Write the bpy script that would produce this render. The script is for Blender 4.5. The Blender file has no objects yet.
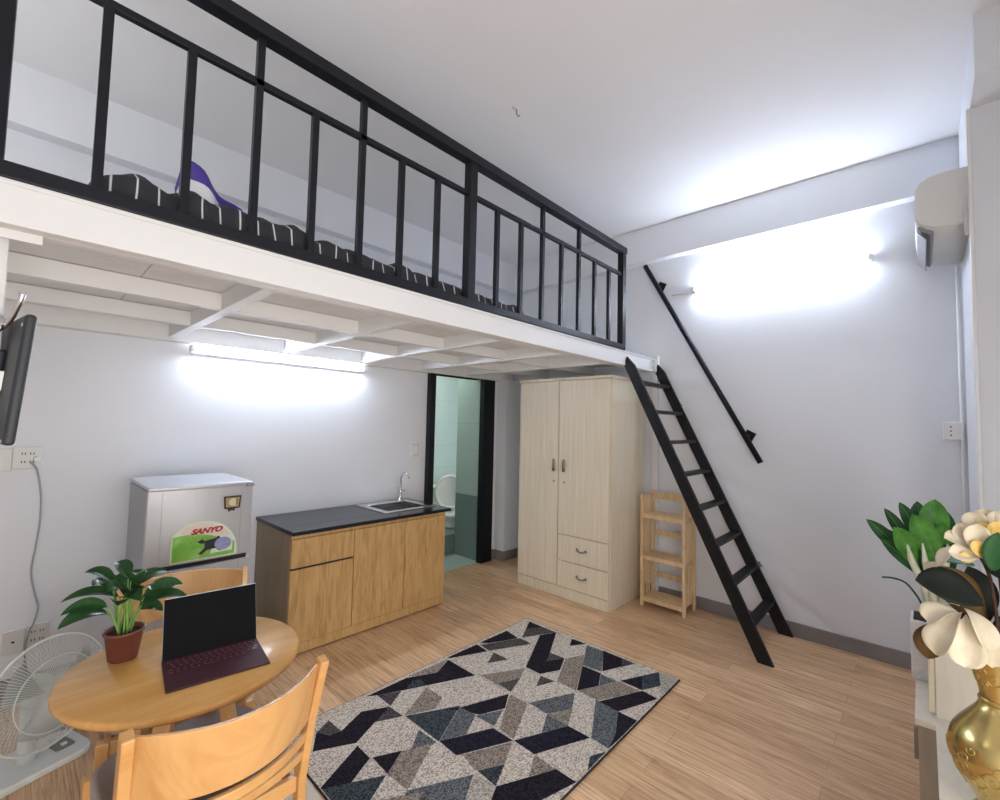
import bpy, bmesh, math, random
from math import sin, cos, pi, radians as R
from mathutils import Vector as V, Matrix, Quaternion
random.seed(7)
SC = bpy.context.scene
COL = SC.collection

# ------------------------------------------------------------------ materials
def newmat(name):
    m = bpy.data.materials.new(name); m.use_nodes = True
    nt = m.node_tree; b = nt.nodes['Principled BSDF']
    return m, nt, b
def setp(b, **k):
    for n, v in k.items():
        b.inputs[n.replace('_', ' ')].default_value = v
def coords(nt, scale=(1, 1, 1), rot=(0, 0, 0), kind='Object'):
    tc = nt.nodes.new('ShaderNodeTexCoord'); mp = nt.nodes.new('ShaderNodeMapping')
    mp.inputs['Scale'].default_value = scale; mp.inputs['Rotation'].default_value = rot
    nt.links.new(tc.outputs[kind], mp.inputs['Vector']); return mp.outputs['Vector']
def ramp(nt, fac, stops):
    r = nt.nodes.new('ShaderNodeValToRGB'); e = r.color_ramp.elements
    while len(e) < len(stops): e.new(0.5)
    for i, (p, c) in enumerate(stops):
        e[i].position = p; e[i].color = (*c, 1)
    nt.links.new(fac, r.inputs['Fac']); return r.outputs['Color']
def noise(nt, vec, scale, detail=4, rough=.55, dist=0):
    n = nt.nodes.new('ShaderNodeTexNoise'); n.inputs['Scale'].default_value = scale
    n.inputs['Detail'].default_value = detail; n.inputs['Roughness'].default_value = rough
    n.inputs['Distortion'].default_value = dist
    nt.links.new(vec, n.inputs['Vector']); return n.outputs['Fac']
def bump(nt, b, h, strength=.2, dist=.01):
    n = nt.nodes.new('ShaderNodeBump'); n.inputs['Strength'].default_value = strength
    n.inputs['Distance'].default_value = dist
    nt.links.new(h, n.inputs['Height']); nt.links.new(n.outputs['Normal'], b.inputs['Normal'])
def plain(name, c, rough=.5, metal=0, var=.06, scale=8, bmp=0, **k):
    m, nt, b = newmat(name)
    f = noise(nt, coords(nt), scale)
    lo = tuple(max(0, x*(1-var)) for x in c); hi = tuple(min(1, x*(1+var)) for x in c)
    nt.links.new(ramp(nt, f, [(.3, lo), (.7, hi)]), b.inputs['Base Color'])
    setp(b, Roughness=rough, Metallic=metal, **k)
    if bmp: bump(nt, b, noise(nt, coords(nt), scale*20, 3), bmp, .002)
    return m
def wood(name, stops, scale=(1, 1, 1), n=6, rough=.45, dist=1.5, bmp=.05, fine=None):
    m, nt, b = newmat(name)
    v = coords(nt, scale)
    f = noise(nt, v, n, 6, .6, dist)
    col = ramp(nt, f, stops)
    nt.links.new(col, b.inputs['Base Color'])
    if fine:
        f2 = noise(nt, coords(nt, fine), 1, 4, .6)
        mx = nt.nodes.new('ShaderNodeMixRGB'); mx.blend_type = 'MULTIPLY'; mx.inputs['Fac'].default_value = .8
        nt.links.new(col, mx.inputs[1]); nt.links.new(ramp(nt, f2, [(.35, (.84, .82, .79)), (.6, (1, 1, 1))]), mx.inputs[2])
        nt.links.new(mx.outputs[0], b.inputs['Base Color'])
    setp(b, Roughness=rough); bump(nt, b, f, bmp, .003)
    return m
def emit(name, c, s):
    m, nt, b = newmat(name); setp(b, Base_Color=(1, 1, 1, 1), Emission_Color=(*c, 1), Emission_Strength=s); return m

M = {}
M['wall'] = plain('wall_paint', (.775, .795, .83), .75, var=.015, scale=1.5, bmp=.08)
M['ceil'] = plain('ceiling_paint', (.80, .80, .81), .85, var=.012, scale=1.2)
M['loftwhite'] = plain('loft_white_paint', (.74, .74, .735), .5, var=.02, scale=3)
M['loftpanel'] = plain('loft_board_paint', (.74, .75, .75), .6, var=.03, scale=3)
M['black'] = plain('black_enamel', (.006, .007, .012), .45, var=.2, Specular_IOR_Level=.3)
M['blackwood'] = plain('black_painted_wood', (.007, .0065, .008), .45, var=.25, scale=12, Specular_IOR_Level=.3)
M['skirt'] = plain('grey_skirting_tile', (.23, .215, .215), .35, var=.1)
M['white'] = plain('white_plastic', (.82, .82, .80), .35, var=.01)
M['plate'] = plain('socket_plastic', (.66, .66, .64), .35, var=.01)
M['offwhite'] = plain('cream_plastic', (.78, .77, .72), .35, var=.02)
M['fanwhite'] = plain('fan_plastic', (.72, .76, .74), .4, var=.02)
M['silver'] = plain('silver_panel', (.50, .51, .53), .38, .35, var=.02)
M['silverdk'] = plain('grey_side_panel', (.36, .37, .39), .45, .2, var=.02)
M['chrome'] = plain('brushed_steel', (.75, .75, .76), .18, 1, var=.05, scale=20)
M['steeldk'] = plain('dark_steel', (.30, .29, .27), .3, 1, var=.05)
M['darkhole'] = plain('dark_gap', (.02, .02, .02), .8)
M['tube'] = emit('lit_tube_glass', (.74, .83, 1.0), 50)
M['acwhite'] = plain('conditioner_shell', (.72, .72, .69), .4, var=.015)
M['acgrey'] = plain('conditioner_grey', (.30, .30, .32), .5)
M['tv'] = plain('television_black', (.025, .028, .035), .5)
M['glassblk'] = plain('black_glass', (.003, .003, .004), .3, Specular_IOR_Level=.03)
M['burg'] = plain('burgundy_fabric', (.055, .013, .022), .7, var=.15, scale=60, bmp=.2)
M['key'] = plain('burgundy_key', (.075, .02, .03), .45)
M['cushion'] = plain('grey_cushion', (.34, .31, .29), .85, var=.08, scale=20, bmp=.2)
M['pot'] = plain('terracotta_plastic', (.17, .048, .033), .5, var=.08)
M['soil'] = plain('potting_soil', (.03, .022, .015), .95, var=.4, scale=60)
def leafmat(name, c1, c2, rough=.35, sp=3):
    m, nt, b = newmat(name)
    f = noise(nt, coords(nt), sp*6, 3)
    nt.links.new(ramp(nt, f, [(.35, c1), (.65, c2)]), b.inputs['Base Color'])
    setp(b, Roughness=rough, Specular_IOR_Level=.25); return m
M['leaf'] = leafmat('lily_leaf', (.016, .052, .018), (.034, .10, .03), .3)
M['leafbright'] = leafmat('fresh_leaf', (.045, .17, .025), (.10, .30, .05), .4)
M['leafdeep'] = leafmat('deep_leaf', (.02, .085, .03), (.03, .12, .04), .4)
M['stem'] = leafmat('pale_green_stem', (.16, .30, .06), (.22, .38, .10), .5)
M['whitestem'] = leafmat('white_stalk', (.55, .58, .42), (.70, .72, .58), .5)
M['magleaf'] = leafmat('dark_magnolia_leaf', (.006, .009, .008), (.014, .018, .012), .75)
M['magbrown'] = leafmat('brown_leaf_back', (.075, .04, .012), (.12, .068, .02), .6)
M['petal'] = leafmat('cream_petal', (.62, .54, .38), (.74, .67, .53), .55, 2)
M['petalyel'] = leafmat('yellow_petal_base', (.66, .42, .10), (.74, .54, .20), .55, 2)
M['twig'] = leafmat('brown_twig', (.04, .018, .012), (.07, .03, .02), .7)
M['marble'] = wood('white_marble_ware', [(.3, (.55, .55, .55)), (.55, (.74, .74, .74))], (1, 1, 2), 8, .3, 3, 0)
M['cream'] = wood('cream_laminate', [(.3, (.70, .65, .55)), (.7, (.78, .73, .63))], (6, 6, 1), 6, .35, .5, .02)
M['taupe'] = wood('taupe_laminate', [(.3, (.36, .31, .24)), (.7, (.42, .36, .28))], (8, 8, 1), 6, .5, .5, .02)
M['wardrobe'] = wood('pale_streaked_laminate', [(.25, (.70, .61, .45)), (.5, (.77, .69, .53)), (.75, (.81, .74, .59))],
                     (30, 30, .8), 2.2, .42, .3, .02, fine=(120, 120, 1.2))
M['counterwood'] = wood('knotty_oak_laminate', [(.28, (.36, .20, .07)), (.45, (.51, .31, .115)), (.6, (.60, .38, .16)), (.78, (.46, .27, .10))],
                        (12, 12, 1.5), 2.4, .45, 1.0, .03, fine=(170, 170, 6))
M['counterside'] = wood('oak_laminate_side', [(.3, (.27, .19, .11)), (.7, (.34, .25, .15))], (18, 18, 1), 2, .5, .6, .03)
M['beech'] = wood('honey_beech', [(.3, (.52, .27, .09)), (.55, (.63, .36, .14)), (.8, (.68, .41, .18))], (2, 14, 2), 1.6, .3, .8, .02)
M['beechtop'] = wood('honey_beech_top', [(.3, (.55, .28, .075)), (.55, (.64, .35, .11)), (.8, (.68, .40, .15))], (1.5, 12, 2), 1.2, .22, .8, .01)
M['pine'] = wood('pine_wood', [(.3, (.62, .40, .19)), (.55, (.76, .56, .32)), (.8, (.80, .62, .38))], (14, 14, 3), 1.5, .5, 1.2, .03)
M['tilegreen'] = plain('bathroom_wall_tile', (.50, .60, .54), .3, var=.05, scale=2)
M['tiledark'] = plain('bathroom_dado_tile', (.17, .23, .21), .3, var=.08, scale=3)
M['tilefloor'] = plain('bathroom_floor_tile', (.42, .50, .46), .35, var=.06, scale=4)
M['porcelain'] = plain('white_porcelain', (.80, .80, .74), .15, var=.01)
M['purple'] = plain('purple_cloth', (.075, .04, .30), .7, var=.1)
M['whitecloth'] = plain('white_cloth', (.72, .72, .74), .8, var=.03)
M['mat'] = plain('cream_mat_foam', (.62, .57, .47), .7, var=.02)
M['gold'] = None

def granite():
    m, nt, b = newmat('black_granite')
    f = noise(nt, coords(nt), 220, 2)
    nt.links.new(ramp(nt, f, [(.55, (.014, .015, .02)), (.75, (.05, .05, .06))]), b.inputs['Base Color'])
    setp(b, Roughness=.2, Specular_IOR_Level=.25); return m
M['granite'] = granite()
def goldmat():
    m, nt, b = newmat('embossed_gold')
    setp(b, Base_Color=(.62, .48, .19, 1), Metallic=1, Roughness=.22)
    bump(nt, b, noise(nt, coords(nt), 30, 2), .08, .004); return m
M['gold'] = goldmat()
M['goldrelief'] = plain('antique_gold_relief', (.50, .36, .12), .3, 1, var=.1)
def floormat():
    m, nt, b = newmat('laminate_planks')
    v = coords(nt, (1, 1, 1), (0, 0, pi/2))
    br = nt.nodes.new('ShaderNodeTexBrick')
    br.inputs['Scale'].default_value = 1; br.inputs['Brick Width'].default_value = .92; br.inputs['Row Height'].default_value = .115
    br.inputs['Mortar Size'].default_value = .0011; br.inputs['Mortar Smooth'].default_value = .3; br.offset = .37
    br.inputs['Color1'].default_value = (0, 0, 0, 1); br.inputs['Color2'].default_value = (1, 1, 1, 1)
    br.inputs['Mortar'].default_value = (.5, .5, .5, 1)
    nt.links.new(v, br.inputs['Vector'])
    base = ramp(nt, br.outputs['Color'], [(0, (.54, .345, .195)), (.5, (.64, .425, .25)), (1, (.72, .495, .305))])
    f = noise(nt, coords(nt, (34, 1.4, 1)), 2.2, 8, .68, .9)
    st = ramp(nt, f, [(.32, (.36, .28, .22)), (.44, (.78, .71, .64)), (.56, (1.04, 1.01, .98)), (.70, (1.28, 1.26, 1.22))])
    mx = nt.nodes.new('ShaderNodeMixRGB'); mx.blend_type = 'MULTIPLY'; mx.inputs['Fac'].default_value = .9
    nt.links.new(base, mx.inputs[1]); nt.links.new(st, mx.inputs[2])
    m2 = nt.nodes.new('ShaderNodeMixRGB'); m2.blend_type = 'MIX'; m2.inputs[2].default_value = (.16, .10, .07, 1)
    mu = nt.nodes.new('ShaderNodeMath'); mu.operation = 'MULTIPLY'; mu.inputs[1].default_value = .7
    nt.links.new(br.outputs['Fac'], mu.inputs[0]); nt.links.new(mu.outputs[0], m2.inputs['Fac'])
    nt.links.new(mx.outputs[0], m2.inputs[1]); nt.links.new(m2.outputs[0], b.inputs['Base Color'])
    setp(b, Roughness=.38); bump(nt, b, f, .06, .002); return m
M['floor'] = floormat()
def pile(name, c1, c2, sc=140):
    m, nt, b = newmat(name)
    f = noise(nt, coords(nt), sc, 2, .6)
    nt.links.new(ramp(nt, f, [(.42, c1), (.54, c2)]), b.inputs['Base Color'])
    setp(b, Roughness=1); b.inputs['Specular IOR Level'].default_value = .1
    bump(nt, b, f, .5, .004); return m
RM = {'L': pile('rug_pile_light', (.28, .245, .21), (.66, .59, .50)), 'H': pile('rug_pile_sand', (.22, .19, .165), (.47, .43, .37)),
      'G': pile('rug_pile_taupe', (.12, .097, .08), (.32, .27, .22)), 'D': pile('rug_pile_charcoal', (.03, .027, .027), (.10, .092, .088)),
      'K': pile('rug_pile_black', (.008, .006, .010), (.022, .018, .026)), 'N': pile('rug_pile_navy', (.007, .0065, .012), (.022, .02, .032)),
      'V': pile('rug_pile_slate', (.015, .019, .023), (.06, .075, .085)), 'B': pile('rug_pile_blue_grey', (.045, .050, .053), (.15, .163, .172)),
      'P': pile('rug_pile_plum', (.035, .028, .034), (.085, .075, .085)), 'E': pile('rug_binding', (.02, .02, .02), (.05, .048, .045))}
def stripecloth():
    m, nt, b = newmat('charcoal_striped_cotton')
    v = coords(nt)
    w = nt.nodes.new('ShaderNodeTexWave'); w.wave_type = 'BANDS'; w.bands_direction = 'X'
    w.inputs['Scale'].default_value = 5.2; w.inputs['Distortion'].default_value = 1.2; w.inputs['Detail'].default_value = 1; w.inputs['Detail Scale'].default_value = 1.0
    nt.links.new(v, w.inputs['Vector'])
    nt.links.new(ramp(nt, w.outputs['Fac'], [(.0, (.024, .025, .032)), (.972, (.028, .029, .036)), (.99, (.62, .62, .64))]), b.inputs['Base Color'])
    setp(b, Roughness=.9); return m
M['stripe'] = stripecloth()

# ------------------------------------------------------------------ mesh builder
class MB:
    def __init__(s): s.v = []; s.f = []; s.m = []; s.sm = []
    def _add(s, vs, fs, mi=0, smooth=False, T=None):
        o = len(s.v)
        for p in vs:
            p = V(p); s.v.append(tuple(T @ p) if T else tuple(p))
        for f in fs:
            s.f.append([o+i for i in f]); s.m.append(mi); s.sm.append(smooth)
        return s
    def box(s, x0, x1, y0, y1, z0, z1, mi=0, T=None):
        vs = [(x, y, z) for z in (z0, z1) for y in (y0, y1) for x in (x0, x1)]
        return s._add(vs, [(0, 2, 3, 1), (4, 5, 7, 6), (0, 1, 5, 4), (1, 3, 7, 5), (3, 2, 6, 7), (2, 0, 4, 6)], mi, False, T)
    def bar(s, p0, p1, w, h, up=(0, 0, 1), mi=0, w1=None, h1=None):
        p0 = V(p0); p1 = V(p1); d = (p1-p0).normalized(); u = V(up)
        sd = d.cross(u).normalized(); u = sd.cross(d).normalized()
        w1 = w if w1 is None else w1; h1 = h if h1 is None else h1
        vs = []
        for p, a, b in ((p0, w, h), (p1, w1, h1)):
            for i, j in ((-1, -1), (1, -1), (1, 1), (-1, 1)): vs.append(p+sd*(a/2*i)+u*(b/2*j))
        return s._add(vs, [(0, 1, 2, 3)[::-1], (4, 5, 6, 7), (0, 1, 5, 4), (1, 2, 6, 5), (2, 3, 7, 6), (3, 0, 4, 7)], mi)
    def tube(s, pts, r, n=12, mi=0, cap=True, closed=False):
        pts = [V(p) for p in pts]; k = len(pts)
        rs = r if isinstance(r, (list, tuple)) else [r]*k
        prev = None; vs = []
        for i, p in enumerate(pts):
            if closed: t = (pts[(i+1) % k]-pts[i-1]).normalized()
            else: t = (pts[min(i+1, k-1)]-pts[max(i-1, 0)]).normalized()
            if prev is None:
                a = V((0, 0, 1)) if abs(t.z) < .9 else V((1, 0, 0)); nrm = t.cross(a).normalized()
            else: nrm = (prev-t*prev.dot(t)).normalized()
            prev = nrm; bn = t.cross(nrm)
            for j in range(n):
                a = 2*pi*j/n; vs.append(p+nrm*(rs[i]*cos(a))+bn*(rs[i]*sin(a)))
        fs = []
        for i in range(k if closed else k-1):
            for j in range(n):
                a = i*n+j; b = i*n+(j+1) % n; c = ((i+1) % k)*n+(j+1) % n; d = ((i+1) % k)*n+j
                fs.append((a, b, c, d))
        s._add(vs, fs, mi, True)
        if cap and not closed:
            o = len(s.v)-len(vs)
            s.f.append([o+j for j in range(n)][::-1]); s.m.append(mi); s.sm.append(False)
            s.f.append([o+(k-1)*n+j for j in range(n)]); s.m.append(mi); s.sm.append(False)
        return s
    def lathe(s, prof, n=32, c=(0, 0, 0), mi=0, T=None, sx=1, sy=1, cap0=True, cap1=True):
        vs = []; c = V(c)
        for r, z in prof:
            for j in range(n):
                a = 2*pi*j/n; vs.append(c+V((r*cos(a)*sx, r*sin(a)*sy, z)))
        fs = []
        for i in range(len(prof)-1):
            for j in range(n):
                fs.append((i*n+j, i*n+(j+1) % n, (i+1)*n+(j+1) % n, (i+1)*n+j))
        s._add(vs, fs, mi, True, T); o = len(s.v)-len(vs)
        if cap0 and prof[0][0] > 1e-4: s.f.append([o+j for j in range(n)][::-1]); s.m.append(mi); s.sm.append(False)
        if cap1 and prof[-1][0] > 1e-4: s.f.append([o+(len(prof)-1)*n+j for j in range(n)]); s.m.append(mi); s.sm.append(False)
        return s
    def prism(s, poly, a, b, axis='z', mi=0, T=None, smooth=False):
        def P(u, v, w):
            return {'z': (u, v, w), 'y': (u, w, v), 'x': (w, u, v)}[axis]
        n = len(poly)
        vs = [P(u, v, a) for u, v in poly]+[P(u, v, b) for u, v in poly]
        s._add(vs, [tuple(range(n))[::-1], tuple(range(n, 2*n))], mi, False, T)
        o = len(s.v)-2*n
        for i in range(n):
            j = (i+1) % n; s.f.append([o+i, o+j, o+n+j, o+n+i]); s.m.append(mi); s.sm.append(smooth)
        return s
    def grid(s, fn, nu, nv, mi=0, smooth=True):
        vs = [fn(i/nu, j/nv) for j in range(nv+1) for i in range(nu+1)]
        fs = [(j*(nu+1)+i, j*(nu+1)+i+1, (j+1)*(nu+1)+i+1, (j+1)*(nu+1)+i) for j in range(nv) for i in range(nu)]
        return s._add(vs, fs, mi, smooth)
    def blade(s, p0, p1, p2, w, fold=.15, n=10, up=(0, 0, 1), mi=0, wpos=.45, curl=0, thick=0, pw=.8, rib=None):
        """a leaf or petal: spine p0-p1-p2, widest half-width w"""
        p0, p1, p2 = V(p0), V(p1), V(p2); up = V(up)
        def fn(u, v):
            t = v
            c = p0*(1-t)**2+p1*2*t*(1-t)+p2*t*t
            d = ((p1-p0)*(1-t)+(p2-p1)*t).normalized()
            sd = d.cross(up)
            sd = sd.normalized() if sd.length > 1e-4 else V((1, 0, 0))
            nn = sd.cross(d).normalized()
            e = math.log(.5)/math.log(wpos)
            q = max(0, sin(pi*t**e))**pw
            x = (u-.5)*2
            return c+sd*(x*w*q)+nn*((abs(x)**1.5*fold-abs(x)**2*curl)*w*q+.004*w*sin(t*20))
        s.grid(fn, 6, n, mi)
        if rib is not None: s.tube([V(fn(.5, k/n))+up.normalized()*.0012 for k in range(n)], [.0022-.0016*k/n for k in range(n)], 5, rib)
        return s
    def make(s, name, mats, parent=None, bevel=0, seg=2, solid=0, sub=0):
        me = bpy.data.meshes.new(name); me.from_pydata(s.v, [], s.f); me.update()
        for m in (mats if isinstance(mats, (list, tuple)) else [mats]): me.materials.append(m)
        me.polygons.foreach_set('material_index', s.m); me.polygons.foreach_set('use_smooth', s.sm)
        bm = bmesh.new(); bm.from_mesh(me); bmesh.ops.recalc_face_normals(bm, faces=bm.faces) ; bm.to_mesh(me); bm.free()
        o = bpy.data.objects.new(name, me); COL.objects.link(o)
        if parent: o.parent = parent
        if sub: md = o.modifiers.new('sub', 'SUBSURF'); md.levels = sub; md.render_levels = sub
        if solid: md = o.modifiers.new('solid', 'SOLIDIFY'); md.thickness = solid; md.offset = 0
        if bevel: md = o.modifiers.new('bevel', 'BEVEL'); md.width = bevel; md.segments = seg; md.limit_method = 'ANGLE'; md.angle_limit = R(50); md.harden_normals = False
        return o
def B(*a): return MB().box(*a)
def thing(name, label, cat, loc=(0, 0, 0), rz=0, group=None):
    o = bpy.data.objects.new(name, None); COL.objects.link(o); o.empty_display_size = .1
    o.location = loc; o.rotation_euler = (0, 0, rz); o['label'] = label; o['category'] = cat
    if group: o['group'] = group
    return o
def tag(o, label, cat, group=None):
    o['label'] = label; o['category'] = cat
    if group: o['group'] = group
    return o
def struct(name, mb, m, label, cat, bevel=0):
    o = mb.make(name, m, None, bevel); o['kind'] = 'structure'; o['label'] = label; o['category'] = cat; return o

XB, YA, ZC, ZF = 3.97, 3.55, 3.352, 0.0
XL, YF = -1.1, -.75
# ------------------------------------------------------------------ room shell
struct('floor', B(XL-.1, XB+.1, YF-.1, YA, -.1, 0), M['floor'], 'light brown wood laminate floor laid in planks towards the kitchen wall', 'floor')
struct('ceiling', B(XL-.1, XB+.1, YF-.1, YA+.1, ZC, ZC+.1), M['ceil'], 'smooth white ceiling above the loft and the ladder', 'ceiling')
DX0, DX1, DZ = 2.80, 3.52, 1.985
wb = MB(); wb.box(XL-.1, DX0, YA, YA+.1, 0, ZC); wb.box(DX1, XB+.1, YA, YA+.1, 0, ZC); wb.box(DX0, DX1, YA, YA+.1, DZ, ZC)
struct('wall_back', wb, M['wall'], 'white painted back wall behind the fridge and kitchen counter', 'wall')
struct('wall_right', B(XB, XB+.1, YF-.1, YA, 0, ZC), M['wall'], 'white painted right wall behind the ladder and wardrobe', 'wall')
struct('wall_left', B(XL-.1, XL, YF-.1, YA, 0, ZC), M['wall'], 'white painted left wall beside the loft end', 'wall')
wf = MB(); wf.box(XL, -.7, YF-.1, YF, 0, ZC); wf.box(1.3, XB, YF-.1, YF, 0, ZC); wf.box(-.7, 1.3, YF-.1, YF, 2.6, ZC)  # unseen wall; the gap is put in to pass the fill light
struct('wall_front', wf, M['wall'], 'white painted front wall with an opening added for the fill light', 'wall')
struct('trim_1', B(XL, XB, 3.45, YA, 3.028, ZC), M['wall'], 'white ceiling beam along the back wall above the bed', 'beam')
struct('trim_2', B(3.885, XB, -.2, 3.45, 3.035, ZC), M['wall'], 'white ceiling beam along the right wall above the lit tube', 'beam')
struct('trim_3', MB().box(3.06, XB, YF, -.2, 0, ZC), M['wall'], 'white wall pier carrying the air conditioner', 'pillar')
struct('trim_4', B(2.78, 3.06, YF, -.2, 3.07, ZC), M['wall'], 'white beam end beside the air conditioner pier', 'beam')
struct('trim_5', B(3.05, 3.085, -.2, -.185, 0, 3.07), M['white'], 'narrow white vertical trim on the pier edge below the air conditioner', 'trim', .003)
struct('trim_6', B(3.735, XB, 3.40, YA, 0, 2.0), M['wall'], 'white corner pillar between the bathroom door and wardrobe', 'pillar')
struct('baseboard_right', B(3.955, XB, -.2, 3.40, 0, .10), M['skirt'], 'grey tile skirting along the right wall', 'skirting', .002)
bb = MB(); bb.box(3.722, 3.957, 3.387, 3.40, 0, .10); bb.box(3.722, 3.735, 3.40, 3.536, 0, .10); bb.box(3.64, 3.722, 3.536, YA, 0, .10)
struct('baseboard_pillar', bb, M['skirt'], 'grey tile skirting around the corner pillar', 'skirting')
struct('baseboard_back', B(XL, 2.73, 3.538, YA, 0, .10), M['skirt'], 'grey tile skirting along the back wall', 'skirting')
# bathroom door frame
df = MB(); df.box(2.735, 2.80, 3.49, 3.65, 0, 2.045); df.box(3.47, 3.64, 3.49, 3.56, 0, 2.045); df.box(2.80, 3.47, 3.49, 3.65, 1.985, 2.045)
d = struct('door_1', df, M['black'], 'black metal frame of the open bathroom doorway', 'door frame', .004)
# bathroom beyond
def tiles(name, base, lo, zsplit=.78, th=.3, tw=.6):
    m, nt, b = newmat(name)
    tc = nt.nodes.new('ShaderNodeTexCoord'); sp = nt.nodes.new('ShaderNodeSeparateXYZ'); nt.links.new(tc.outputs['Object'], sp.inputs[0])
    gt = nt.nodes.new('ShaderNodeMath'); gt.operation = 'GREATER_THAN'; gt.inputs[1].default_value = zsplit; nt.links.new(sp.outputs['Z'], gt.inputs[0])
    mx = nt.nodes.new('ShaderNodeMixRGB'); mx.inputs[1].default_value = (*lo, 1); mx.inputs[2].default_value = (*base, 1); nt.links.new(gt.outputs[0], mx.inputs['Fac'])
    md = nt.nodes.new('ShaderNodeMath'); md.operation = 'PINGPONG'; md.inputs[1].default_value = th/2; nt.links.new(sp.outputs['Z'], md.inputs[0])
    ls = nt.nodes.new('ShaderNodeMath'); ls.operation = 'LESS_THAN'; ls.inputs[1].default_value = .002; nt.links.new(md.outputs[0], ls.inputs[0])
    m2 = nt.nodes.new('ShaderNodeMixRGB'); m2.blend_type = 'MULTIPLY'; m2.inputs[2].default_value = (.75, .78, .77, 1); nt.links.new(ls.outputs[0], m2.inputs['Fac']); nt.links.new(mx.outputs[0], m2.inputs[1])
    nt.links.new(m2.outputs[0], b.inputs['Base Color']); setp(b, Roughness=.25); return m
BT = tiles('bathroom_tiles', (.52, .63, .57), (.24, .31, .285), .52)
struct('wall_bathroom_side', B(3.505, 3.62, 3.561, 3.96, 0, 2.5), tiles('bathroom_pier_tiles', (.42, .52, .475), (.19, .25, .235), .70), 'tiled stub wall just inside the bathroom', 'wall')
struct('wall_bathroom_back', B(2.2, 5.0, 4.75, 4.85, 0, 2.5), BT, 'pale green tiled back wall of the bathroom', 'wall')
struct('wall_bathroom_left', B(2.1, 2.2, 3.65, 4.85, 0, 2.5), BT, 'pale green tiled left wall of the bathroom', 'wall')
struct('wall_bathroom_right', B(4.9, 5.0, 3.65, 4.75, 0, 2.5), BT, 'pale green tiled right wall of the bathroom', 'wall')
struct('ceiling_bathroom', B(2.1, 5.0, 3.65, 4.85, 2.5, 2.6), M['ceil'], 'white ceiling of the bathroom', 'ceiling')
struct('floor_bathroom', B(2.1, 5.0, YA, 4.85, -.1, .003), M['tilefloor'], 'green grey tiled bathroom floor', 'floor')
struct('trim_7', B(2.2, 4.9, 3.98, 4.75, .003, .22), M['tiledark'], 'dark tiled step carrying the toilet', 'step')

# toilet
t = thing('toilet', 'white toilet with raised lid seen through the bathroom doorway', 'toilet', (3.74, 4.30, .22), R(-32))
MB().lathe([(.10, 0), (.11, .03), (.10, .08), (.17, .15), (.19, .175), (.17, .18), (.13, .10), (.0, .06)], 24, (0, 0, 0), 0, None, .95, 1.2).make('bowl', M['porcelain'], t)
B(-.20, .20, .21, .38, .0, .44).make('cistern', M['porcelain'], t, .03, 4)
B(-.21, .21, .20, .39, .44, .475).make('cistern_lid', M['porcelain'], t, .012, 3)
ring = [V((.175*cos(a), .185, .40+.205*sin(a)-.0)) for a in [2*pi*i/28 for i in range(28)]]
MB().tube([(p.x, .16+(.40-p.z)*.12, p.z) for p in ring], .022, 8, 0, False, True).make('seat_ring', M['porcelain'], t)
MB().prism([(.165*cos(a), .40+.195*sin(a)) for a in [2*pi*i/28 for i in range(28)]], .188, .2, 'y').make('lid', M['offwhite'], t, .004)
tag(MB().tube([(3.30, 4.752, 1.35), (3.30, 4.70, 1.35), (3.30, 4.69, 1.32)], .008, 8).make('towel_hook', M['steeldk']), 'small hook on the tiled wall above the toilet', 'hook')

# ------------------------------------------------------------------ loft platform
LP = thing('loft_platform', 'white steel loft platform carrying the bed over the kitchen', 'loft', (0, 0, 0))
e = MB(); e.box(XL, 3.90, 1.75, 1.80, 2.0, 2.118); e.box(XL, 3.90, 1.742, 1.75, 2.104, 2.118); e.box(XL, 3.90, 1.80, 1.84, 2.0, 2.012)
e.make('edge_beam', M['loftwhite'], LP, .003)
B(XL, 3.90, 3.46, YA-.001, 1.985, 2.10).make('wall_beam', M['loftwhite'], LP, .003)
XJ = [-.62, .03-.03, .645, 1.345, 1.985, 2.615, 3.19]
for x in XJ[:1]+XJ[2:]:
    B(x-.025, x+.025, 1.80, 3.46, 2.002, 2.085).make('cross_joist', M['loftwhite'], LP, .002)
for y in (2.40, 2.95):
    B(XL, 3.90, y-.018, y+.018, 2.006, 2.082).make('long_joist', M['loftwhite'], LP, .002)
dp = MB()
xs = [XL, -.3, .32, .99, 1.66, 2.3, 2.9, 3.5, 3.93]
for i in range(len(xs)-1):
    for y0, y1 in ((1.79, 2.187), (2.187, 2.68), (2.68, 3.2), (3.2, 3.547)): dp.box(xs[i]+.0015, xs[i+1]-.0015, y0+.0015, y1-.0015, 2.085, 2.112)
dp.make('deck_boards', M['loftpanel'], LP)
B(XL, 3.94, 1.80, 3.548, 2.112, 2.12).make('deck_top', M['loftpanel'], LP)
pst = MB(); pst.box(3.925, 3.967, 1.735, 1.79, 0, 2.15); pst.box(3.90, 3.925, 1.745, 1.80, 2.0, 2.118)
pst.make('wall_post', M['loftwhite'], LP, .003)
B(-.075, .02, 1.801, 1.81, 1.975, 2.0).make('bracket_plate', M['loftwhite'], LP)
rl = MB(); rl.box(XL, 3.32, 1.735, 1.785, 2.118, 2.162); rl.box(XL, 3.32, 1.725, 1.785, 2.905, 2.955); rl.box(XL, 3.28, 1.748, 1.772, 2.722, 2.748)
RL = rl.make('railing', M['black'], LP, .003)
for x in (-.09, 1.61, 3.295): B(x-.027, x+.027, 1.735, 1.785, 2.16, 2.91).make('railing_post', M['black'], RL, .003)
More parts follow.
